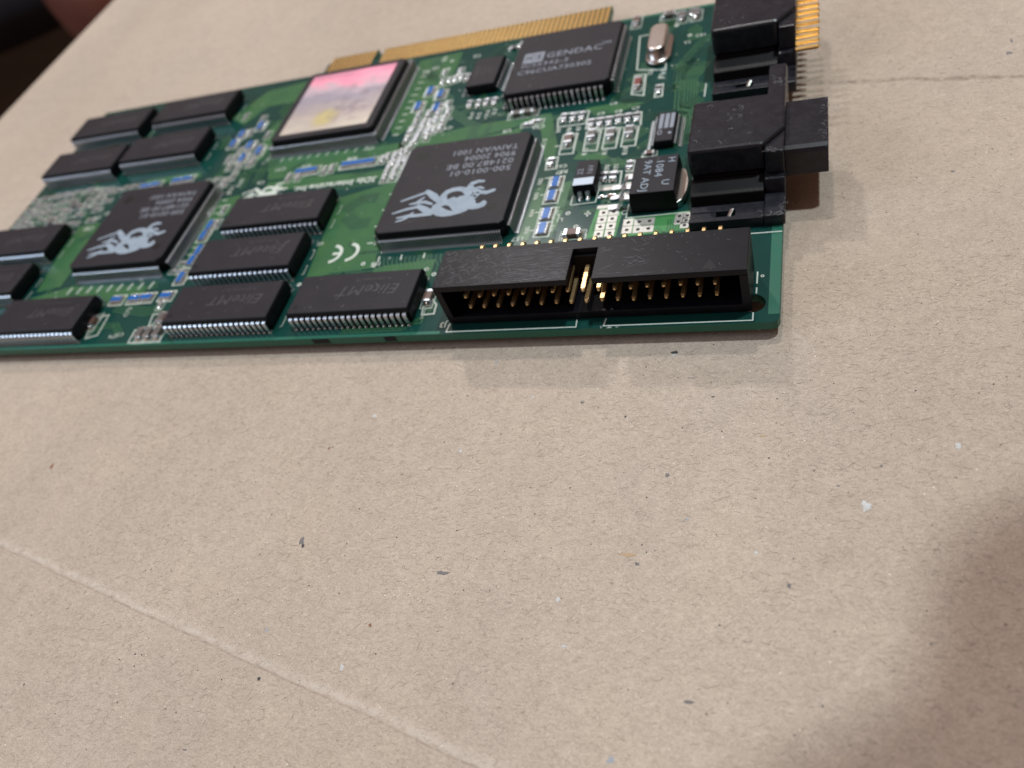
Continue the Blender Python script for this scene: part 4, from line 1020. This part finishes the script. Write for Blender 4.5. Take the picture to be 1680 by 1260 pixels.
# grouped outlines round the small parts by the palette chip
for P in ([(-45.73, 59.18), (-44.99, 60.93), (-39.21, 60.70), (-39.26, 56.32), (-45.32, 56.37)], [(-38.93, 54.42), (-38.83, 57.68), (-27.79, 57.70), (-27.49, 53.42), (-28.77, 52.90)],
          [(-38.20, 47.15), (-38.49, 53.31), (-35.43, 53.29), (-35.40, 46.82)], [(-34.32, 47.00), (-34.54, 53.30), (-31.51, 53.07), (-31.60, 46.87)], [(-30.53, 47.05), (-30.64, 53.09), (-27.72, 53.27), (-27.74, 46.89)],
          [(-43.24, 46.93), (-43.42, 53.31), (-40.42, 53.30), (-40.28, 46.77)], [(-45.18, 42.49), (-45.47, 45.78), (-43.22, 46.15), (-43.02, 42.50)],
          [(-33.12, 35.63), (-33.03, 39.53), (-29.34, 39.45), (-29.13, 35.53)], [(-28.23, 39.09), (-28.40, 42.00), (-27.12, 42.14), (-26.95, 39.05)],
          [(-30.80, 73.35), (-31.84, 86.77), (-25.44, 86.75), (-24.50, 71.64)], [(-30.81, 64.49), (-30.93, 71.34), (-28.56, 71.16), (-28.12, 63.41)],
          [(-25.72, 62.19), (-25.83, 66.49), (-24.46, 66.57), (-24.23, 62.26)],
          [(-127.99, 0.73), (-128.24, 4.25), (-120.60, 4.23), (-119.46, 0.73)], [(-125.16, 4.95), (-125.90, 8.57), (-121.96, 8.69)], [(-60.90, 4.73), (-61.75, 10.64), (-58.69, 7.11), (-58.51, 4.89)], [(-141.21, 2.43), (-142.55, 8.44), (-138.90, 9.13), (-138.30, 3.34)],
          [(-196.88, 43.89), (-196.01, 54.63), (-172.97, 56.76), (-172.76, 50.12), (-176.23, 45.83), (-186.82, 42.21)]):
    sl(P, 0.36, True, 'silk_pale')
for k in range(6):      # ticks along the big logo chip
    x = -75.3 + k*5; sl([(x + 0.1, 19.6), (x - 0.05, 21.0)], 0.30, name='tick_mark')
    sl([(-44.7, 24.8 + k*5), (-42.9, 24.8 + k*5)], 0.26, name='tick_mark')
for k in range(5): sl([(-79.8, 25.2 + k*5), (-78.4, 25.2 + k*5)], 0.26, name='tick_mark')
for k in range(9): sl([(-157 + k*3.1, 16.5), (-156.6 + k*3.1, 18.6)], 0.5, False, 'silk_pale', 'tick_mark')
for k in range(12): sl([(-127.0, 22 + k*2.3), (-125.4, 22 + k*2.3)], 0.3, False, 'silk_pale', 'tick_mark')
for k in range(10): sl([(-116 + k*2.6, 57.6), (-115.6 + k*2.6, 59.0)], 0.35, False, 'silk_pale', 'tick_mark')
for k in range(10): sl([(-86.6, 62 + k*2.6), (-85.0, 62 + k*2.6)], 0.35, False, 'silk_pale', 'tick_mark')
q = (-34.10, 29.43); sl([(q[0] - 0.6, q[1] - 1.3), (q[0] + 0.6, q[1] - 1.3)], 0.35); sl([(q[0], q[1] - 2.0), (q[0], q[1] - 0.6)], 0.35)
# conformity mark
b = MB()
def arc(cx, cy, r_, a0, a1, wd):
    b.strip([(cx + r_*math.cos(a0 + (a1 - a0)*i/14), cy + r_*math.sin(a0 + (a1 - a0)*i/14)) for i in range(15)], wd, 0.05, 0.065, 'silk')
cx, cy = (-83.15, 23.02); arc(cx - 0.4, cy, 2.35, -1.45, 1.45, 0.75)
cx2, cy2 = (-87.02, 22.88); arc(cx2 - 0.4, cy2, 2.35, -1.45, 1.45, 0.75); b.strip([(cx2 + 0.0, cy2), (cx2 + 1.8, cy2)], 0.7, 0.05, 0.066, 'silk')
b.build('conformity_mark', board)

zt = 0.045
text('3Dfx', (-87.80, 46.35)[0], (-87.80, 46.35)[1], zt, 2.6, PI, 'silk', board, xs=0.95, bold=0.06)
text('Interactive', (-96.92, 46.12)[0], (-96.92, 46.12)[1], zt, 2.6, PI, 'silk', board, xs=1.0, bold=0.06)
text('Inc.', (-105.22, 45.93)[0], (-105.22, 45.93)[1], zt, 2.6, PI, 'silk', board, bold=0.06)
lp = (-115.37, 45.74)
logo(board, lp[0], lp[1], centre=(-62.6, 31.5), z=0.05, k=0.62, mname='silk')
for s_, p, sz, rt in (('C40', (-35.77, 23.09), 1.5, PI), ('157', (-46.56, 22.86), 1.6, PI), ('105', (-75.46, 19.00), 1.5, PI), ('J3', (-55.90, 2.17), 1.7, PI), ('Q1', (-27.55, 27.56), 1.6, PI),
                      ('L2', (-40.24, 28.23), 1.6, PI), ('L1', (-39.31, 27.11), 1.4, PI), ('C62', (-42.00, 43.08), 1.4, PI), ('R87', (-41.54, 41.32), 1.5, PI), ('C13', (-47.31, 51.65), 1.4, V90),
                      ('R12', (-37.78, 46.88), 1.4, V90), ('R11', (-33.59, 46.29), 1.4, V90), ('R10', (-29.47, 45.53), 1.4, V90), ('R90', (-32.37, 40.69), 1.4, V90), ('R91', (-30.59, 40.75), 1.4, V90),
                      ('R9', (-44.84, 55.23), 1.3, V90), ('R8', (-42.54, 54.96), 1.3, V90), ('R7', (-40.45, 54.93), 1.3, V90), ('C9', (-36.46, 59.03), 1.3, 0), ('C8', (-32.74, 59.02), 1.3, 0), ('C7', (-29.23, 59.26), 1.3, 0),
                      ('U3', (-34.21, 62.09), 1.3, 0), ('C15', (-25.90, 41.74), 1.4, PI), ('C16', (-24.90, 43.02), 1.4, PI), ('R82', (-45.49, 39.01), 1.2, V90), ('R83', (-45.46, 34.66), 1.2, V90), ('R84', (-45.27, 29.74), 1.2, V90), ('R85', (-45.22, 25.01), 1.2, V90),
                      ('RP4', (-40.54, 36.06), 1.1, V90), ('RP3', (-40.34, 29.93), 1.1, V90), ('RP2', (-40.43, 24.93), 1.1, V90), ('U7', (-91.43, 26.39), 1.2, PI), ('C21', (-95.82, 42.64), 2.2, PI), ('C22', (-93.84, 40.12), 1.6, PI),
                      ('C31', (-114.57, 54.46), 1.8, PI), ('RP9', (-107.12, 54.54), 1.6, PI), ('RP8', (-94.75, 55.03), 1.6, PI), ('C5', (-91.02, 58.13), 1.6, PI), ('R5', (-85.60, 87.38), 1.8, PI), ('R6', (-81.89, 91.99), 1.8, V90), ('C2', (-72.71, 90.71), 1.6, PI),
                      ('U5', (-83.36, 88.37), 1.6, PI), ('R14', (-67.34, 65.24), 1.4, V90), ('R15', (-65.44, 64.82), 1.4, V90), ('R16', (-63.48, 65.28), 1.4, V90), ('R17', (-61.78, 65.58), 1.4, V90), ('C3', (-73.16, 65.38), 1.6, PI), ('C4', (-72.27, 61.79), 1.6, PI),
                      ('U9', (-56.95, 57.52), 1.6, PI), ('C50', (-49.74, 57.50), 1.6, PI), ('Y1', (-20.79, 80.94), 1.4, 0), ('C51', (-18.13, 82.99), 1.3, 0), ('JP1', (-25.17, 69.60), 1.5, V90), ('C52', (-27.60, 71.80), 1.3, V90),
                      ('R70', (-115.01, 9.65), 1.6, PI), ('R71', (-126.52, 14.62), 1.4, PI), ('C73', (-133.82, 9.73), 1.6, V90), ('C74', (-133.41, 2.79), 1.4, PI), ('C75', (-131.99, 3.23), 1.4, PI), ('RP5', (-136.19, 20.37), 1.4, V90), ('C76', (-122.06, 19.20), 1.6, PI),
                      ('U4', (-166.44, 44.10), 2.0, PI), ('C80', (-166.53, 40.02), 2.0, PI), ('C81', (-163.51, 45.34), 1.8, PI), ('U6', (-118.18, 50.11), 1.8, PI), ('R60', (-124.63, 51.13), 1.8, V90), ('R61', (-126.35, 49.15), 1.8, V90), ('U2', (-120.37, 59.17), 1.5, V90)):
    text(s_, p[0], p[1], zt, sz, rt, 'silk' if p[0] > -100 else 'silk_pale', board, bold=0.02)

# ---------------------------------------------------------------- things past the cardboard's left edge
b = MB()
def ellipsoid(rx, ry, rz, m, n=24, k=12):
    R_ = []
    for j in range(1, k):
        a = -PI/2 + PI*j/k
        R_.append([(rx*math.cos(a)**0.8*math.cos(2*PI*i/n), ry*math.cos(a)**0.8*math.sin(2*PI*i/n), rz*math.sin(a)) for i in range(n)])
    b = MB(); b.hull(R_, m); return b
cu = ellipsoid(190, 85, 75, 'cloth').build('cushion', None, (-700, 590, -70), 0.93, smooth=True)
cu['label'] = 'dark blue-grey padded shape beyond the left edge of the cardboard, out of focus'; cu['category'] = 'cushion'
ba = ellipsoid(30, 70, 60, 'leather').build('leather_bag', None, (-572, 482, -95), 0.9, smooth=True)
ba['label'] = 'red-brown rounded shape at the top corner past the cardboard, out of focus'; ba['category'] = 'bag'


# unseen dark slab added behind the viewpoint, outlined to cast the right front shadow
Rm = cam.rotation_euler.to_matrix()
R_, U_, B_ = Rm.col[0], Rm.col[1], Rm.col[2]
def rrect(x0, x1, y0, y1, r, z, n=6):
    P = []
    for cx_, cy_, a in ((x1-r, y1-r, 0), (x0+r, y1-r, PI/2), (x0+r, y0+r, PI), (x1-r, y0+r, 3*PI/2)):
        P += [(cx_ + r*math.cos(a + PI/2*i/n), cy_ + r*math.sin(a + PI/2*i/n), z) for i in range(n+1)]
    return P
M['dark_slab'] = mat('slab_black', (0.01, 0.01, 0.012), 0.1)
SH = [(-5, -40), (150, -40), (150, 126), (58, 120), (48, 116), (43.5, 112), (41, 107), (39.5, 101), (37.5, 94.5), (34, 90), (28, 86.5), (21, 83), (14, 78), (-5, 69)]
b = MB(); b.hull([[(x, y, z) for x, y in SH] for z in (0, 8)], 'dark_slab')
ph = b.build('shadow_slab', None, Vector(cam.location) + B_*30)
ph.rotation_euler = cam.rotation_euler
ph['label'] = 'unseen dark slab added above the viewpoint to shade the lower right of the cardboard'; ph['category'] = 'shadow_slab'
